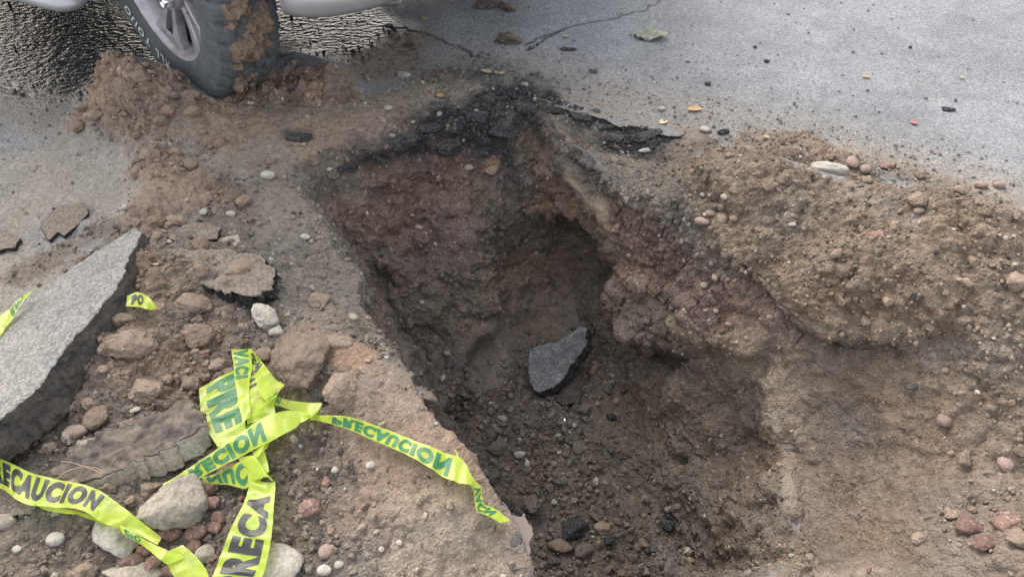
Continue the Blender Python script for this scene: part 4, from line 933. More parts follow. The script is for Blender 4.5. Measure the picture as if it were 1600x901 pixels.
print('slabs', round(time.time() - T0, 1))
# ============================================================ WARNING TAPE
def tape_mat():
    m, nt, B = newmat('yellow_tape'); L = nt.links
    n1 = obj_tex(nt, 'ShaderNodeTexNoise', 18, Detail=3); c = mixc(nt, maprange(nt, n1.outputs[0], .35, .65, 0, 1), (.44, .62, .06), (.56, .66, .07))
    n4 = obj_tex(nt, 'ShaderNodeTexNoise', 30, Detail=6, Roughness=.75); c = mixc(nt, maprange(nt, n4.outputs[0], .50, .72, 0, .6), c, (.30, .26, .16))
    B.inputs['Roughness'].default_value = .28; L.new(c, B.inputs['Base Color']); B.inputs['Specular IOR Level'].default_value = .6
    n2 = obj_tex(nt, 'ShaderNodeTexNoise', 55, Detail=2); b = nd(nt, 'ShaderNodeBump', Distance=.004, Strength=.35); L.new(n2.outputs[0], b.inputs['Height']); L.new(b.outputs[0], B.inputs['Normal'])
    tr = nt.nodes.new('ShaderNodeBsdfTranslucent'); L.new(c, tr.inputs[0])
    tp = nt.nodes.new('ShaderNodeBsdfTransparent'); tp.inputs[0].default_value = (.80, .93, .30, 1)
    m1 = nt.nodes.new('ShaderNodeMixShader'); m1.inputs[0].default_value = .35; L.new(B.outputs[0], m1.inputs[1]); L.new(tr.outputs[0], m1.inputs[2])
    m2 = nt.nodes.new('ShaderNodeMixShader'); m2.inputs[0].default_value = .26; L.new(m1.outputs[0], m2.inputs[1]); L.new(tp.outputs[0], m2.inputs[2])
    L.new(m2.outputs[0], nt.nodes['Material Output'].inputs[0]); return m
TAPE = tape_mat()
INK = plain_mat('black_ink', (.020, .022, .024), .38, spec=.35, noise=.2)
INKB = plain_mat('ink_through_tape', (.018, .12, .045), .40, spec=.35, noise=.2)   # the print seen through the yellow film
def text_mesh(s, bold=.062, cuts=.10):
    cu = bpy.data.curves.new('t', 'FONT'); cu.body = s; cu.size = 1; cu.offset = bold; cu.resolution_u = 4; cu.space_character = 1.16
    o = bpy.data.objects.new('t', cu); CO.link(o); bpy.context.view_layer.update()
    me = bpy.data.meshes.new_from_object(o.evaluated_get(bpy.context.evaluated_depsgraph_get()))
    bm = bmesh.new(); bm.from_mesh(me); xs = [v.co.x for v in bm.verts]; ys = [v.co.y for v in bm.verts]
    x0, x1, y0, y1 = min(xs), max(xs), min(ys), max(ys)
    k = x0 + cuts
    while k < x1:
        bmesh.ops.bisect_plane(bm, geom=bm.verts[:] + bm.edges[:] + bm.faces[:], plane_co=(k, 0, 0), plane_no=(1, 0, 0)); k += cuts
    for f in (.25, .5, .75):
        bmesh.ops.bisect_plane(bm, geom=bm.verts[:] + bm.edges[:] + bm.faces[:], plane_co=(0, y0 + (y1 - y0)*f, 0), plane_no=(0, 1, 0))
    bmesh.ops.triangulate(bm, faces=bm.faces[:])
    V = np.array([v.co[:] for v in bm.verts]); F = np.array([[v.index for v in f.verts] for f in bm.faces]); bm.free()
    bpy.data.objects.remove(o); bpy.data.curves.remove(cu); bpy.data.meshes.remove(me)
    V[:, 0] = (V[:, 0] - x0); V[:, 1] = (V[:, 1] - y0)/(y1 - y0); return V[:, :2], F, x1 - x0
TXT = {}
def strip(parent, name, edges, lift, text=None, u0=0., aspect=.82, back=False, flip=False, v0=.2, v1=.8, wrinkle=.0045, seed=0, ground=True, absz=None):
    """edges: [(ax,ay,bx,by[,lift])]: the two edges of the film in the picture; lift above what lies there"""
    A_, B_ = [], []
    for e in edges:
        l = e[4] if len(e) > 4 else lift
        if absz is not None: a = W(e[0], e[1], absz + l); b = W(e[2], e[3], absz + l)
        else: a = at(ZT, e[0], e[1]); b = at(ZT, e[2], e[3]); a = W(e[0], e[1], a[2] + l); b = W(e[2], e[3], b[2] + l)
        A_.append(a); B_.append(b)
    A_, B_ = np.array(A_), np.array(B_); n = len(A_)
    # even out bumps of the ground: the film spans hollows
    if absz is None and n > 3:
        for X in (A_, B_):
            z = X[:, 2].copy(); z[1:-1] = np.maximum(z[1:-1], .25*z[:-2] + .5*z[1:-1] + .25*z[2:]); X[:, 2] = z
    M = 14*(n - 1) + 1; t = np.linspace(0, n - 1, M)
    def cr(K):
        out = []
        for s in t:
            i = min(int(s), n - 2); f = s - i; p0, p1, p2, p3 = K[max(i-1, 0)], K[i], K[i+1], K[min(i+2, n-1)]
            out.append(.5*((2*p1) + (-p0 + p2)*f + (2*p0 - 5*p1 + 4*p2 - p3)*f*f + (-p0 + 3*p1 - 3*p2 + p3)*f**3))
        return np.array(out)
    A2, B2 = cr(A_), cr(B_); mid = (A2 + B2)/2; wd = np.linalg.norm(A2 - B2, axis=1).mean()
    arc = np.concatenate([[0], np.cumsum(np.linalg.norm(np.diff(mid, axis=0), axis=1))])
    K = 9; v = np.linspace(0, 1, K)
    G = A2[:, None]*(1 - v)[None, :, None] + B2[:, None]*v[None, :, None]
    d = np.gradient(mid, axis=0); N = np.cross(d, B2 - A2); N /= np.linalg.norm(N, axis=1, keepdims=True) + 1e-9
    s_ = np.where(N[:, 2:3] < 0, -1, 1); N = N*s_
    q = np.stack([np.repeat(arc[:, None], K, 1)*1.0, np.repeat(v[None]*wd, M, 0), np.full((M, K), seed*1.0)], -1).reshape(-1, 3)
    wr = (fbm(q, .06, 2, seed) + .8*(1 - 2*np.abs(fbm(q*np.array([1, .6, 1]), .035, 2, seed + 3))) - .8).reshape(M, K)*wrinkle
    G = G + N[:, None]*wr[..., None]
    I = np.arange(M*K).reshape(M, K); F = np.stack([I[:-1, :-1], I[1:, :-1], I[1:, 1:], I[:-1, 1:]], -1).reshape(-1, 4)
    o = link(name, mesh_np(name, G.reshape(-1, 3), F, True), parent, TAPE)
    if text:
        v0, v1 = max(.08, v0 - .05), min(.92, v1 + .05)
        if text not in TXT: TXT[text] = text_mesh(text)
        TV_, TF, tw = TXT[text]; hgt = wd*(v1 - v0); sc = hgt*aspect; X = TV_[:, 0]*sc + u0*wd; Y = TV_[:, 1]
        if flip: X = arc[-1] - X; Y = 1 - Y
        if back: Y = 1 - Y
        keep = (X >= 0) & (X <= arc[-1]); vv = v0 + (1 - Y)*(v1 - v0)
        ti = np.interp(np.clip(X, 0, arc[-1]), arc, np.arange(M)); i0 = np.clip(ti.astype(int), 0, M - 2); f = ti - i0
        vk = vv*(K - 1); j0 = np.clip(vk.astype(int), 0, K - 2); g = vk - j0
        Pp = (G[i0, j0]*((1-f)*(1-g))[:, None] + G[i0+1, j0]*(f*(1-g))[:, None] + G[i0, j0+1]*((1-f)*g)[:, None] + G[i0+1, j0+1]*(f*g)[:, None])
        Pp = Pp + N[i0]*.0009
        F2 = TF[keep[TF].all(1)]
        if len(F2): link('lettering', mesh_np('lettering', Pp, F2, False), o, INKB if back else INK)
    return o
ZT = ZB
WORD = 'PRECAUCION  PRECAUCION'
t1 = empty('caution_tape', at(ZB, 380, 680)); tag(t1, 'crumpled bundle of yellow caution tape knotted on the left bank, trailing into the pit', 'caution tape', 'torn caution tape')
def part_strip(root, *a, **k):
    o = strip(None, *a, **k); o.parent = root; o.matrix_parent_inverse = Matrix.Translation(-root.location); return o
# fold standing up on the left: broad green-printed panel
part_strip(t1, 'tape_fold', [(311, 606, 368, 575), (313, 640, 377, 610), (322, 668, 381, 645), (340, 697, 385, 678)], .035, text='PRE', u0=.12, aspect=1.25, back=True, v0=.22, v1=.88, seed=1)
part_strip(t1, 'tape_fold', [(361, 544, 392, 543), (366, 580, 392, 575), (370, 620, 388, 610), (380, 660, 392, 650)], .055, text='VACI', u0=0, aspect=1.4, back=True, v0=.05, v1=.8, seed=2)
part_strip(t1, 'tape_fold', [(390, 545, 396, 552), (386, 590, 412, 578), (384, 630, 425, 610), (386, 662, 430, 648)], .045, text='RECAU', u0=.1, aspect=.8, v0=.1, v1=.8, seed=3)
part_strip(t1, 'tape_fold', [(393, 545, 384, 556), (415, 572, 398, 590), (430, 592, 405, 615), (443, 600, 418, 628)], .05, text='CION', u0=.2, aspect=.8, v0=.1, v1=.8, seed=4)
part_strip(t1, 'tape_fold', [(443, 600, 430, 622), (428, 620, 402, 632), (410, 640, 396, 650)], .06, text='C', u0=.3, back=True, v0=.15, v1=.75, seed=5)
part_strip(t1, 'tape_fold', [(430, 618, 425, 630), (455, 626, 452, 640), (478, 628, 474, 646), (503, 630, 488, 648), (492, 644, 486, 652)], .035, text='VI', u0=.2, back=True, v0=.15, v1=.75, seed=6)
part_strip(t1, 'tape_fold', [(385, 665, 372, 690), (405, 652, 400, 690), (430, 642, 428, 672)], .03, seed=7)
# the long diagonal green-printed strip from the knot down left
part_strip(t1, 'tape_fold', [(253, 754, 262, 766), (286, 738, 300, 752), (330, 706, 345, 730), (385, 668, 398, 700), (430, 646, 440, 682), (465, 642, 466, 662), (486, 646, 484, 652)], .05, text='PRECION', u0=.7, aspect=1.25, back=True, v0=.15, v1=.85, seed=8)
part_strip(t1, 'tape_fold', [(398, 694, 392, 700), (418, 684, 400, 712), (428, 672, 418, 698)], .04, text='E', u0=.1, seed=9)
part_strip(t1, 'tape_fold', [(315, 744, 318, 752), (345, 738, 352, 756), (390, 712, 388, 762), (412, 700, 420, 735)], .035, text='NUC', u0=.2, aspect=1.0, back=True, v0=.1, v1=.85, seed=10)
part_strip(t1, 'tape_fold', [(372, 716, 396, 750), (396, 712, 418, 745), (408, 728, 430, 756)], .04, seed=12)
# knot and trailing end
part_strip(t1, 'tape_fold', [(484, 646, 486, 656), (510, 648, 505, 658), (548, 652, 545, 672), (600, 670, 588, 692), (650, 688, 640, 712), (695, 706, 685, 738), (722, 716, 712, 752), (737, 744, 732, 758), (742, 750, 738, 758)], .022, text='PRECAUCION', u0=1.9, aspect=1.9, back=True, v0=.2, v1=.95, seed=13)
part_strip(t1, 'tape_fold', [(742, 750, 737, 756), (753, 762, 741, 768), (757, 784, 745, 796), (770, 790, 756, 802), (798, 812, 782, 816)], .02, text='VACN', u0=.4, aspect=1.3, back=True, v0=.2, v1=.9, seed=14)
part_strip(t1, 'tape_fold', [(711, 718, 714, 722), (713, 708, 716, 710), (709, 702, 712, 702)], .02, seed=15)
# strip that runs down to the lower edge with upright black print
t2 = t1
part_strip(t1, 'tape_fold', [(322, 930, 388, 930), (338, 880, 412, 890), (360, 828, 424, 838), (382, 780, 428, 792), (392, 748, 430, 752)], .04, text='PRECA', u0=.05, aspect=1.02, v0=.16, v1=.80, seed=16, flip=False)
part_strip(t1, 'tape_fold', [(356, 935, 372, 935), (352, 890, 362, 905), (372, 865, 382, 880)], .02, seed=17)
t3 = empty('caution_tape', at(ZB, 120, 780)); tag(t3, 'twisted yellow caution tape crossing the lower left corner with black print', 'caution tape', 'torn caution tape')
part_strip(t3, 'tape_fold', [(-60, 700, -60, 742), (0, 716, 0, 762), (60, 742, 40, 786), (140, 758, 120, 794), (190, 790, 160, 816), (228, 820, 205, 832), (252, 838, 246, 850)], .05, text='PRECAUCION', u0=1.0, aspect=1.15, v0=.12, v1=.78, seed=18)
part_strip(t3, 'tape_fold', [(28, 764, 40, 776), (75, 788, 70, 796), (130, 800, 128, 806), (190, 826, 186, 832)], .03, seed=19)
part_strip(t3, 'tape_fold', [(186, 818, 190, 832), (225, 842, 222, 852), (262, 858, 250, 872), (292, 868, 262, 880)], .055, text='CIO', u0=.5, aspect=1.4, back=True, v0=.15, v1=.9, seed=20)
part_strip(t3, 'tape_fold', [(285, 850, 256, 862), (305, 868, 266, 890), (322, 890, 282, 915), (335, 930, 300, 935)], .045, seed=21)
t4 = empty('caution_tape', at(ZB, 30, 480)); tag(t4, 'piece of yellow tape lying across the upper side of the big slab', 'caution tape', 'torn caution tape')
part_strip(t4, 'tape_fold', [(58, 447, 50, 452), (35, 462, 32, 476), (5, 488, 14, 502), (-15, 505, 0, 525), (-60, 560, -40, 590)], .085, text='PRE', u0=.9, back=True, v0=.2, v1=.8, seed=22)
t5 = empty('caution_tape', at(ZB, 222, 468)); tag(t5, 'short end of yellow tape poking out beside the big slab', 'caution tape', 'torn caution tape')
part_strip(t5, 'tape_fold', [(198, 462, 196, 478), (214, 456, 212, 478), (230, 462, 228, 482), (244, 478, 240, 482)], .035, text='PO', u0=.3, aspect=1.1, v0=.2, v1=.8, seed=23)
print('tape', round(time.time() - T0, 1))

# ============================================================ SMALL LITTER
def leaf(name, label, cat, mat, px, py, wpx, hpx, rot=0, seed=1, curl=.25, crumple=0.):
    p = at(ZB, px, py); mpp = project(p)[2]/FPX; n = 14; V, F = [], []
    for i in range(n + 1):
        u = i/n*2 - 1; hw = (1 - abs(u)**2.2)**.7 if abs(u) < 1 else 0
        for j in range(7):
            v = j/6*2 - 1; V.append((u*wpx/2*mpp, v*hw*hpx/2*mpp*1.3, (curl*(v*v*hw*hw)*hpx + curl*.5*u*u*hpx)*mpp*.6))
    V = np.array(V); V[:, 2] += crumple*mpp*hpx*vnoise(V + seed, wpx*mpp*.15, seed)
    I = np.arange((n+1)*7).reshape(n+1, 7); F = np.stack([I[:-1, :-1], I[1:, :-1], I[1:, 1:], I[:-1, 1:]], -1).reshape(-1, 4)
    o = link(name, mesh_np(name, V, F, True), None, mat); o.location = (p[0], p[1], p[2] + .004); o.rotation_euler = (0, 0, math.radians(rot)); s = o.modifiers.new('s', 'SOLIDIFY'); s.thickness = .0008
    return tag(o, label, cat)
LO = plain_mat('orange_leaf', (.34, .22, .11), .6, noise=.2, scale=80); LG = plain_mat('faded_green_leaf', (.20, .215, .165), .8, noise=.4, scale=60)
LY = plain_mat('yellow_leaf', (.28, .25, .14), .7); LP = plain_mat('pink_petal', (.30, .11, .13), .6); LW = plain_mat('pale_husk', (.52, .42, .30), .8)
leaf('leaf', 'small orange leaf on the road edge above the right heap', 'leaf', LO, 1085, 172, 24, 10, 5, 1)
leaf('leaf', 'large crumpled faded green leaf on the open road', 'leaf', LG, 1016, 58, 54, 24, -10, 2, .4, .35)
leaf('leaf', 'tiny orange leaf on the road at the right', 'leaf', LO, 1353, 121, 13, 5, 0, 3)
leaf('petal', 'pink petal on the road right of the middle', 'petal', LP, 1427, 193, 11, 8, -30, 4)
leaf('petal', 'tiny pink petal on the black crumbs beyond the pit', 'petal', LP, 711, 109, 6, 8, 20, 5)
leaf('leaf', 'yellow leaf scrap on the black crumbs beyond the pit', 'leaf', LY, 760, 113, 18, 8, -20, 6)
leaf('leaf', 'second yellow leaf scrap right of the first on the crumbs', 'leaf', LY, 784, 116, 10, 6, 10, 7)
leaf('leaf', 'yellow leaf on the wet ground beyond the mud', 'leaf', LY, 665, 31, 12, 9, 60, 8)
leaf('leaf', 'thin yellow leaf on the road edge at the right heap', 'leaf', LY, 1197, 215, 11, 6, -35, 9)
leaf('leaf', 'orange-brown leaf on the mud shelf beyond the pit', 'leaf', LO, 688, 151, 12, 9, 30, 10)
leaf('husk', 'pale curled husk by the black rim', 'husk', LW, 1036, 193, 14, 8, 35, 11, .5)
leaf('leaf', 'yellow flower bud in the open road at the right', 'leaf', LY, 1502, 122, 6, 6, 0, 12)
leaf('leaf', 'pinkish leaf flake on the road above the black chip', 'leaf', LO, 884, 58, 9, 6, 0, 13)
def tube(name, pts, rad, mat, label, cat):
    cu = bpy.data.curves.new(name, 'CURVE'); cu.dimensions = '3D'; cu.bevel_depth = rad; cu.bevel_resolution = 2; sp = cu.splines.new('POLY'); sp.points.add(len(pts) - 1)
    for q, p in zip(sp.points, pts): q.co = (*p, 1); q.radius = rnd.uniform(.6, 1.2)
    o = bpy.data.objects.new('tmp', cu); CO.link(o); bpy.context.view_layer.update()
    me = bpy.data.meshes.new_from_object(o.evaluated_get(bpy.context.evaluated_depsgraph_get())); bpy.data.objects.remove(o); bpy.data.curves.remove(cu)
    return tag(link(name, me, None, mat), label, cat)
RT = plain_mat('dry_root', (.30, .23, .16), .9)
tube('root', [W(x, y, .075 - .0002*(y - 700)) for x, y in [(88, 748), (100, 738), (116, 732), (130, 728), (148, 734), (160, 740), (166, 736)]], .0012, RT, 'thin dry root lying over the dirty slab', 'root')
tube('root', [W(x, y, .078) for x, y in [(96, 720), (112, 722), (130, 728), (150, 730), (162, 738)]], .001, RT, 'second thin dry root crossing the first on the slab', 'root')

# ============================================================ THE VEHICLE
RUB = stone_mat('tyre_rubber', (.115, .128, .140), (.075, .085, .095), 30, .4, rough=.62)
WHT = plain_mat('white_letter_rubber', (.62, .66, .68), .6, noise=.3, scale=120)
ALU = plain_mat('dusty_alloy', (.36, .34, .36), .38, metal=.55, noise=.25, scale=25)
ALD = plain_mat('dark_alloy', (.13, .125, .135), .5, metal=.4, noise=.3)
CHR = plain_mat('chrome', (.75, .78, .80), .15, metal=1.)
PNT = plain_mat('silver_paint', (.36, .37, .385), .38, metal=.45, noise=.08, scale=8)
DRK = plain_mat('black_plastic', (.03, .032, .035), .6); GLS = plain_mat('dark_glass', (.02, .025, .03), .05, spec=.9)
LMP = plain_mat('lamp_lens', (.75, .78, .80), .12, spec=.8)
car = empty('parked_car', (-.53, 3.0, 0), (0, 0, math.radians(-26)))
tag(car, 'silver pickup-like vehicle whose muddy front tyre stands in the dirt beyond the pit', 'car')
TR, TW = .385, .205
def lathe(prof, n, name, mat, parent, disp=None, smooth=True):
    """profile (y, r) turned about the Y axis"""
    pr = np.array(prof, float); a = np.linspace(0, 2*np.pi, n, endpoint=False)
    Y = np.repeat(pr[None, :, 0], n, 0); Rr = np.repeat(pr[None, :, 1], n, 0); AA = np.repeat(a[:, None], len(pr), 1)
    if disp is not None: Rr = Rr + disp(AA, Y, Rr)
    V = np.stack([Rr*np.sin(AA), Y, Rr*np.cos(AA)], -1).reshape(-1, 3); I = np.arange(len(V)).reshape(n, len(pr)); J = np.roll(I, -1, 0)
    F = np.stack([I[:, :-1], I[:, 1:], J[:, 1:], J[:, :-1]], -1).reshape(-1, 4)
    return link(name, mesh_np(name, V, F, smooth), parent, mat)
def tyre_prof():
    h = TW/2; out = []
    for k in range(13):                                      # outer (-y) bead to shoulder
        f = k/12; r = .250 + (TR - .020 - .250)*f; y = -(h - .018) - .018*math.sin(math.pi*(.10 + .62*f))**.8*(1) ; out.append((y, r))
    out += [(-h + .022, TR - .012)]
    for k in range(40): out.append((-h + .026 + (TW - .052)*k/39, TR - .004*((k - 19.5)/19.5)**2))
    out += [(h - .022, TR - .012)]
    for k in range(13):
        f = 1 - k/12; r = .250 + (TR - .020 - .250)*f; y = (h - .018) + .018*math.sin(math.pi*(.10 + .62*f))**.8; out.append((y, r))
    return out
def tread(AA, Y, Rr):
    on = Rr > TR - .009; yy = Y/(TW/2); d = np.zeros_like(AA)
    for g, wv in ((-.42, 1), (0., 2), (.42, 3)):
        c = g + .07*np.sin(AA*34 + wv*2.1); d = np.where(np.abs(yy - c) < .055, -.009, d)
    ph = AA*36/(2*np.pi)*1.0 + .35*np.abs(yy)*2 + .5*(yy > 0); d = np.where((np.abs((ph % 1) - .5) > .40) & (np.abs(yy) > .44), -.009, d)
    ph2 = AA*48/(2*np.pi) + .9*yy; d = np.where((np.abs((ph2 % 1) - .5) > .44) & (np.abs(yy) <= .40), -.006, d)
    sh = (Rr > TR - .055) & ~on; d = d + np.where(sh & (np.abs(((AA*36/(2*np.pi) + .7) % 1) - .5) > .40), -.004, 0)
    return np.where(on | sh, d, 0)
def make_wheel():
    w = empty('wheel'); tyre = lathe(tyre_prof(), 432, 'tyre', RUB, w, tread)
    h = TW/2
    lathe([(-h + .026, .262), (-h + .013, .265), (-h + .009, .257), (-h + .018, .246), (-h + .05, .238), (-.02, .228), (.06, .22), (h - .03, .25)], 96, 'rim', ALU, w)
    lathe([(-.028, .0), (-.028, .229)], 64, 'rim_disc', DRK, w)
    # hub dish with cap
    lathe([(-.068, .0), (-.07, .028), (-.062, .036), (-.058, .042), (-.062, .095), (-.046, .108), (-.01, .112)], 48, 'hub', ALU, w)
    for k in range(6):
        a = k*math.pi/3 + .30; bm = bmesh.new(); V = []
        # a curved spoke that widens to the rim, with a long slot
        prof = [(.09, .030, -.050), (.125, .032, -.054), (.165, .042, -.060), (.205, .060, -.068), (.236, .084, -.072)]
        for side in (-1, 1):
            vs = [[bm.verts.new((side*wd, y, r)) for (y) in (y0, y0 + .03)] for r, wd, y0 in prof]
            vi = [[bm.verts.new((side*wd*.34, y0 + dy, r)) for dy in (.002, .03)] for r, wd, y0 in prof]
            for i in range(4):
                bm.faces.new((vs[i][0], vs[i+1][0], vi[i+1][0], vi[i][0])); bm.faces.new((vs[i][0], vs[i][1], vs[i+1][1], vs[i+1][0]))
                bm.faces.new((vi[i][0], vi[i+1][0], vi[i+1][1], vi[i][1]))
            if side == -1: vl = vi
            else:
                for i in (0, 3): bm.faces.new((vl[i][0], vl[i+1][0], vi[i+1][0], vi[i][0]))
                for i in (1, 2): bm.faces.new((vl[i][1], vl[i+1][1], vi[i+1][1], vi[i][1]))
        bmesh.ops.recalc_face_normals(bm, faces=bm.faces[:]); bmesh.ops.rotate(bm, verts=bm.verts, cent=(0, 0, 0), matrix=Matrix.Rotation(a, 3, 'Y'))
        me = bpy.data.meshes.new('spoke'); bm.to_mesh(me); bm.free(); s = link('spoke', me, w, ALU)
        me.polygons.foreach_set('use_smooth', [True]*len(me.polygons)); b = s.modifiers.new('b', 'BEVEL'); b.width = .003; b.segments = 2; b.limit_method = 'ANGLE'
        # lug nut
        an = a + math.pi/6; n = lathe([(-.058, .019), (-.088, .018), (-.091, .016), (-.089, .0125), (-.070, .012), (-.070, .0)], 24, 'lug_nut', CHR, w); n.location = (.072*math.sin(an), 0, .072*math.cos(an))
    return w
wheel = make_wheel(); wheel.parent = car; wheel.location = (-.145, -.80, TR - .012); STEER = -18
wheel.rotation_euler = (0, 0, math.radians(STEER))
front = wheel
# raised letters on the outer side wall, one part each
def side_letters(par, word, a0, hgt, rmid):
    x = 0.
    for ch in word:
        if ch == ' ': x += hgt*.7; continue
        V2, F2, w2 = text_mesh(ch, .03, .2); sc = hgt*1.25; X = x + V2[:, 0]*sc; x += w2*sc + hgt*.28
        r = rmid + (V2[:, 1] - .5)*hgt; a = a0 + X/rmid; f = np.clip((r - .250)/(TR - .020 - .250), 0, 1)
        y = -(TW/2 - .018) - .018*np.sin(np.pi*(.10 + .62*f))**.8 - .0025
        o = link('letter', mesh_np('letter', np.stack([r*np.sin(a), y, r*np.cos(a)], -1), F2, False), par, WHT)
# mud caked on the tread
def tyre_mud(par, a0, a1, y0, y1, seed, thr, thick, name='mud_patch'):
    na, ny = 200, 70; a = np.linspace(a0, a1, na); y = np.linspace(y0, y1, ny); AA, YY = np.meshgrid(a, y, indexing='ij')
    Q = np.stack([AA*TR, YY, np.zeros_like(AA)], -1).reshape(-1, 3)
    nz = (fbm(Q, .085, 3, seed)*.9 + .45*fbm(Q, .022, 3, seed + 5)).reshape(na, ny)
    w1, _, hd = worley(Q, .018, seed); edge = np.minimum(np.minimum((AA - a0), (a1 - AA))/.25, np.minimum(YY - y0, y1 - YY)/.02).clip(0, 1)
    hh = (nz - thr)*edge - (1 - edge)*.4 ; t = np.clip(hh, -.35, 1)*thick + (hh > 0)*((1 - w1)*hd).reshape(na, ny)*.010*np.clip(hh*6, 0, 1)
    Rr = TR - .004*(YY/(TW/2))**2 - .003 + t; V = np.stack([Rr*np.sin(AA), YY, Rr*np.cos(AA)], -1).reshape(-1, 3)
    I = np.arange(na*ny).reshape(na, ny); F = np.stack([I[:-1, :-1], I[:-1, 1:], I[1:, 1:], I[1:, :-1]], -1).reshape(-1, 4)
    ok = (hh.ravel()[F] > -.12).any(1); link(name, mesh_np(name, V, F[ok], True), par, MUDM)
MUDM = stone_mat('caked_mud', (.245, .185, .145), (.18, .135, .105), 60, 1.)
# angle 0 is up, pi/2 is the driving direction, pi is down
tyre_mud(wheel, 1.1, 2.2, -.085, .075, 4, .0, .060); tyre_mud(wheel, 2.0, 3.0, -.075, .085, 9, -.04, .060)
side_letters([c for c in wheel.children if c.name.startswith('tyre')][0], 'ALL TOIJO', math.pi + .16, .032, .306)
def dup_tree(o, parent):
    c = o.copy(); CO.link(c); c.parent = parent
    for ch in o.children:
        if ch.name.startswith(('mud_patch', 'letter')): continue
        dup_tree(ch, c)
    return c
for (x, y, ra) in ((0, .80, STEER), (-3.1, -.80, 0), (-3.1, .80, 0)):
    c = dup_tree(wheel, car); c.location = (x, y, TR - .003); c.rotation_euler = (0, 0, math.radians(ra + (180 if y > 0 else 0)))
# body shell: side profile with wheel openings, swept across the width with rounded flanks
def shell(name, prof, ys, mat, parent, bevel=.02):
    """prof: list of (x,z) closed polygon; ys: [(y, inset)] sections"""
    bm = bmesh.new(); cx = sum(p[0] for p in prof)/len(prof); cz = sum(p[1] for p in prof)/len(prof); secs = []
    for y, k in ys: secs.append([bm.verts.new((cx + (x - cx)*(1 - k), y, cz + (z - cz)*(1 - k*.8))) for x, z in prof])
    for a, b in zip(secs[:-1], secs[1:]):
        for i in range(len(prof)): j = (i + 1) % len(prof); bm.faces.new((a[i], a[j], b[j], b[i]))
    bm.faces.new(secs[0][::-1]); bm.faces.new(secs[-1]); bmesh.ops.recalc_face_normals(bm, faces=bm.faces[:])
    me = bpy.data.meshes.new(name); bm.to_mesh(me); bm.free(); me.polygons.foreach_set('use_smooth', [True]*len(me.polygons)); o = link(name, me, parent, mat)
    b = o.modifiers.new('b', 'BEVEL'); b.width = bevel; b.segments = 3; b.limit_method = 'ANGLE'; b.angle_limit = math.radians(25); return o
def arch(cx, r, n=10): return [(cx - (.1 if cx == 0 else 0) + r*math.cos(t), .40 + r*math.sin(t)) for t in np.linspace(0, math.pi, n)]
prof = [(.52, .62)] + [(x, z) for x, z in arch(0, .47)] + [(-.6, .42), (-2.5, .42)] + [(x, z) for x, z in arch(-3.1, .47)] + [(-4.05, .50), (-4.10, 1.02), (-1.5, 1.08), (.0, 1.08), (.48, 1.00), (.60, .84)]
for side, nm in ((-1, 'side_panel'), (1, 'side_panel')):
    shell(nm, prof, [(side*.93, .012), (side*.90, .0), (side*.80, .0)], PNT, car, .012)
shell('hood', [(.58, .80), (.50, 1.0), (.0, 1.10), (-.55, 1.16), (-.55, .95), (.3, .78)], [(-.80, 0), (.80, 0)], PNT, car)
shell('underbody', [(.40, .42), (.40, .55), (-4.0, .6), (-4.0, .45), (-.5, .40)], [(-.55, 0), (.55, 0)], DRK, car)
shell('cab', [(-.50, 1.08), (-1.10, 1.66), (-2.3, 1.70), (-2.75, 1.08)], [(-.84, .06), (-.80, .02), (.80, .02), (.84, .06)], GLS, car)
shell('roof', [(-1.08, 1.64), (-1.2, 1.72), (-2.2, 1.75), (-2.36, 1.66)], [(-.74, .04), (-.70, 0), (.70, 0), (.74, .04)], PNT, car)
shell('cargo_bed', [(-2.75, .70), (-2.75, 1.0), (-4.05, 1.0), (-4.05, .70)], [(-.80, 0), (.80, 0)], DRK, car)
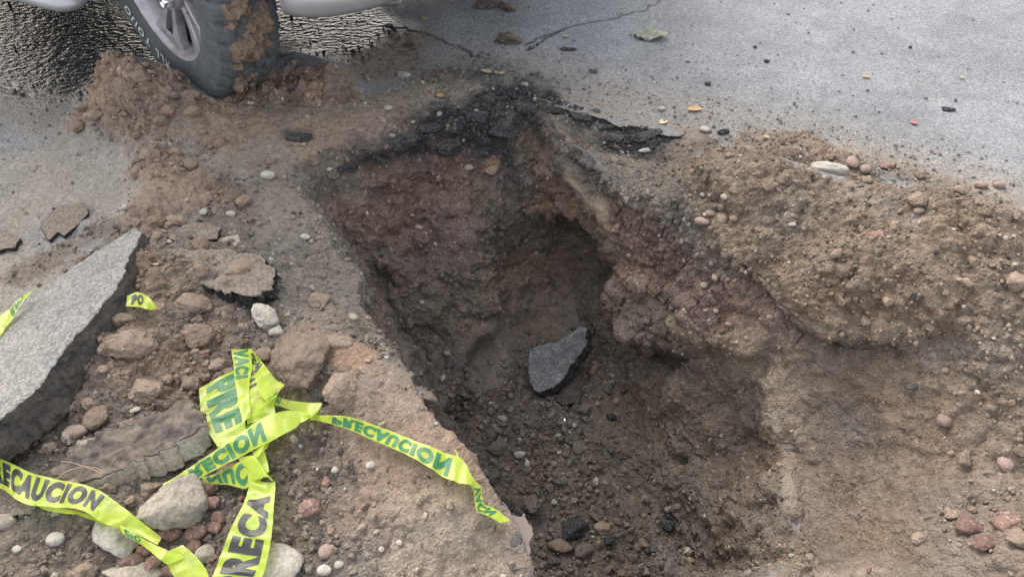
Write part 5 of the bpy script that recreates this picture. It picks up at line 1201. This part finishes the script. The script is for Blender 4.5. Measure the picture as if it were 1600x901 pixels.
# front bumper: an arc in plan wrapping round to the wheel opening
def bumper(name, path, zs, mat, parent):
    """path: plan points; zs: (z, outset) profile"""
    pts = np.array(path, float); n = len(pts); d = np.gradient(pts, axis=0); nr = np.stack([d[:, 1], -d[:, 0]], 1); nr /= np.linalg.norm(nr, axis=1, keepdims=True)
    V = np.array([[*(pts[i] + nr[i]*o), z] for i in range(n) for z, o in zs]); k = len(zs); I = np.arange(n*k).reshape(n, k)
    F = np.stack([I[:-1, :-1], I[:-1, 1:], I[1:, 1:], I[1:, :-1]], -1).reshape(-1, 4)
    o = link(name, mesh_np(name, V, F, True), parent, mat); s = o.modifiers.new('s', 'SOLIDIFY'); s.thickness = .006; s.offset = -1; return o
bp = []
for t in np.linspace(0, 1, 40):
    a = t*math.pi; x = .36 + .34*math.sin(a)**.85; y = -.93*math.cos(a)*(1 if abs(math.cos(a)) > .98 else 1)
    bp.append((x, y))
BZ0 = .395
bumper('bumper', bp, [(BZ0 + .01, -.035), (BZ0, -.012), (BZ0 + .004, 0), (BZ0 + .016, .006), (BZ0 + .05, .006), (BZ0 + .06, 0), (BZ0 + .16, .004), (BZ0 + .30, 0), (BZ0 + .33, -.03)], PNT, car)
bumper('bumper_valance', [(x - .06, y*.93) for x, y in bp], [(.36, -.10), (.42, -.02)], DRK, car)
fl = lathe([(-.004, 0), (-.006, .03), (.0, .046), (.012, .052), (.02, .052)], 40, 'fog_lamp', LMP, car)
bump_pt = bp[5]; fl.location = (.53, -.82, BZ0 + .115); fl.rotation_euler = (0, 0, math.radians(38)); fl.scale = (1.3, 1, 1)
fl2 = fl.copy(); CO.link(fl2); fl2.parent = car; fl2.location = (.53, .82, BZ0 + .115); fl2.rotation_euler = (0, 0, math.radians(142))
for s in (-1, 1):
    hl = shell('headlight', [(.56, .84), (.48, 1.0), (.25, 1.0), (.35, .84)], [(s*.60, 0), (s*.90, .1)], LMP, car, .01)
    # side step with rounded end
    bm = bmesh.new(); L0, L1_ = -.38, -2.6
    secs = []
    for x, k in ((L0 + .00, .25), (L0 - .012, .6), (L0 - .04, .9), (L0 - .09, 1.), (L1_, 1.), (L1_ - .05, .6)):
        secs.append([bm.verts.new((x, s*.995 + .065*k*math.cos(t), .302 + .034*k*math.sin(t))) for t in np.linspace(0, 2*math.pi, 14, endpoint=False)])
    for a, b in zip(secs[:-1], secs[1:]):
        for i in range(14): bm.faces.new((a[i], a[(i+1) % 14], b[(i+1) % 14], b[i]))
    bm.faces.new(secs[0]); bm.faces.new(secs[-1]); bmesh.ops.recalc_face_normals(bm, faces=bm.faces[:]); bm_obj('side_step', bm, PNT, car, True)
print('done', len(bpy.data.objects), round(time.time() - T0, 1))
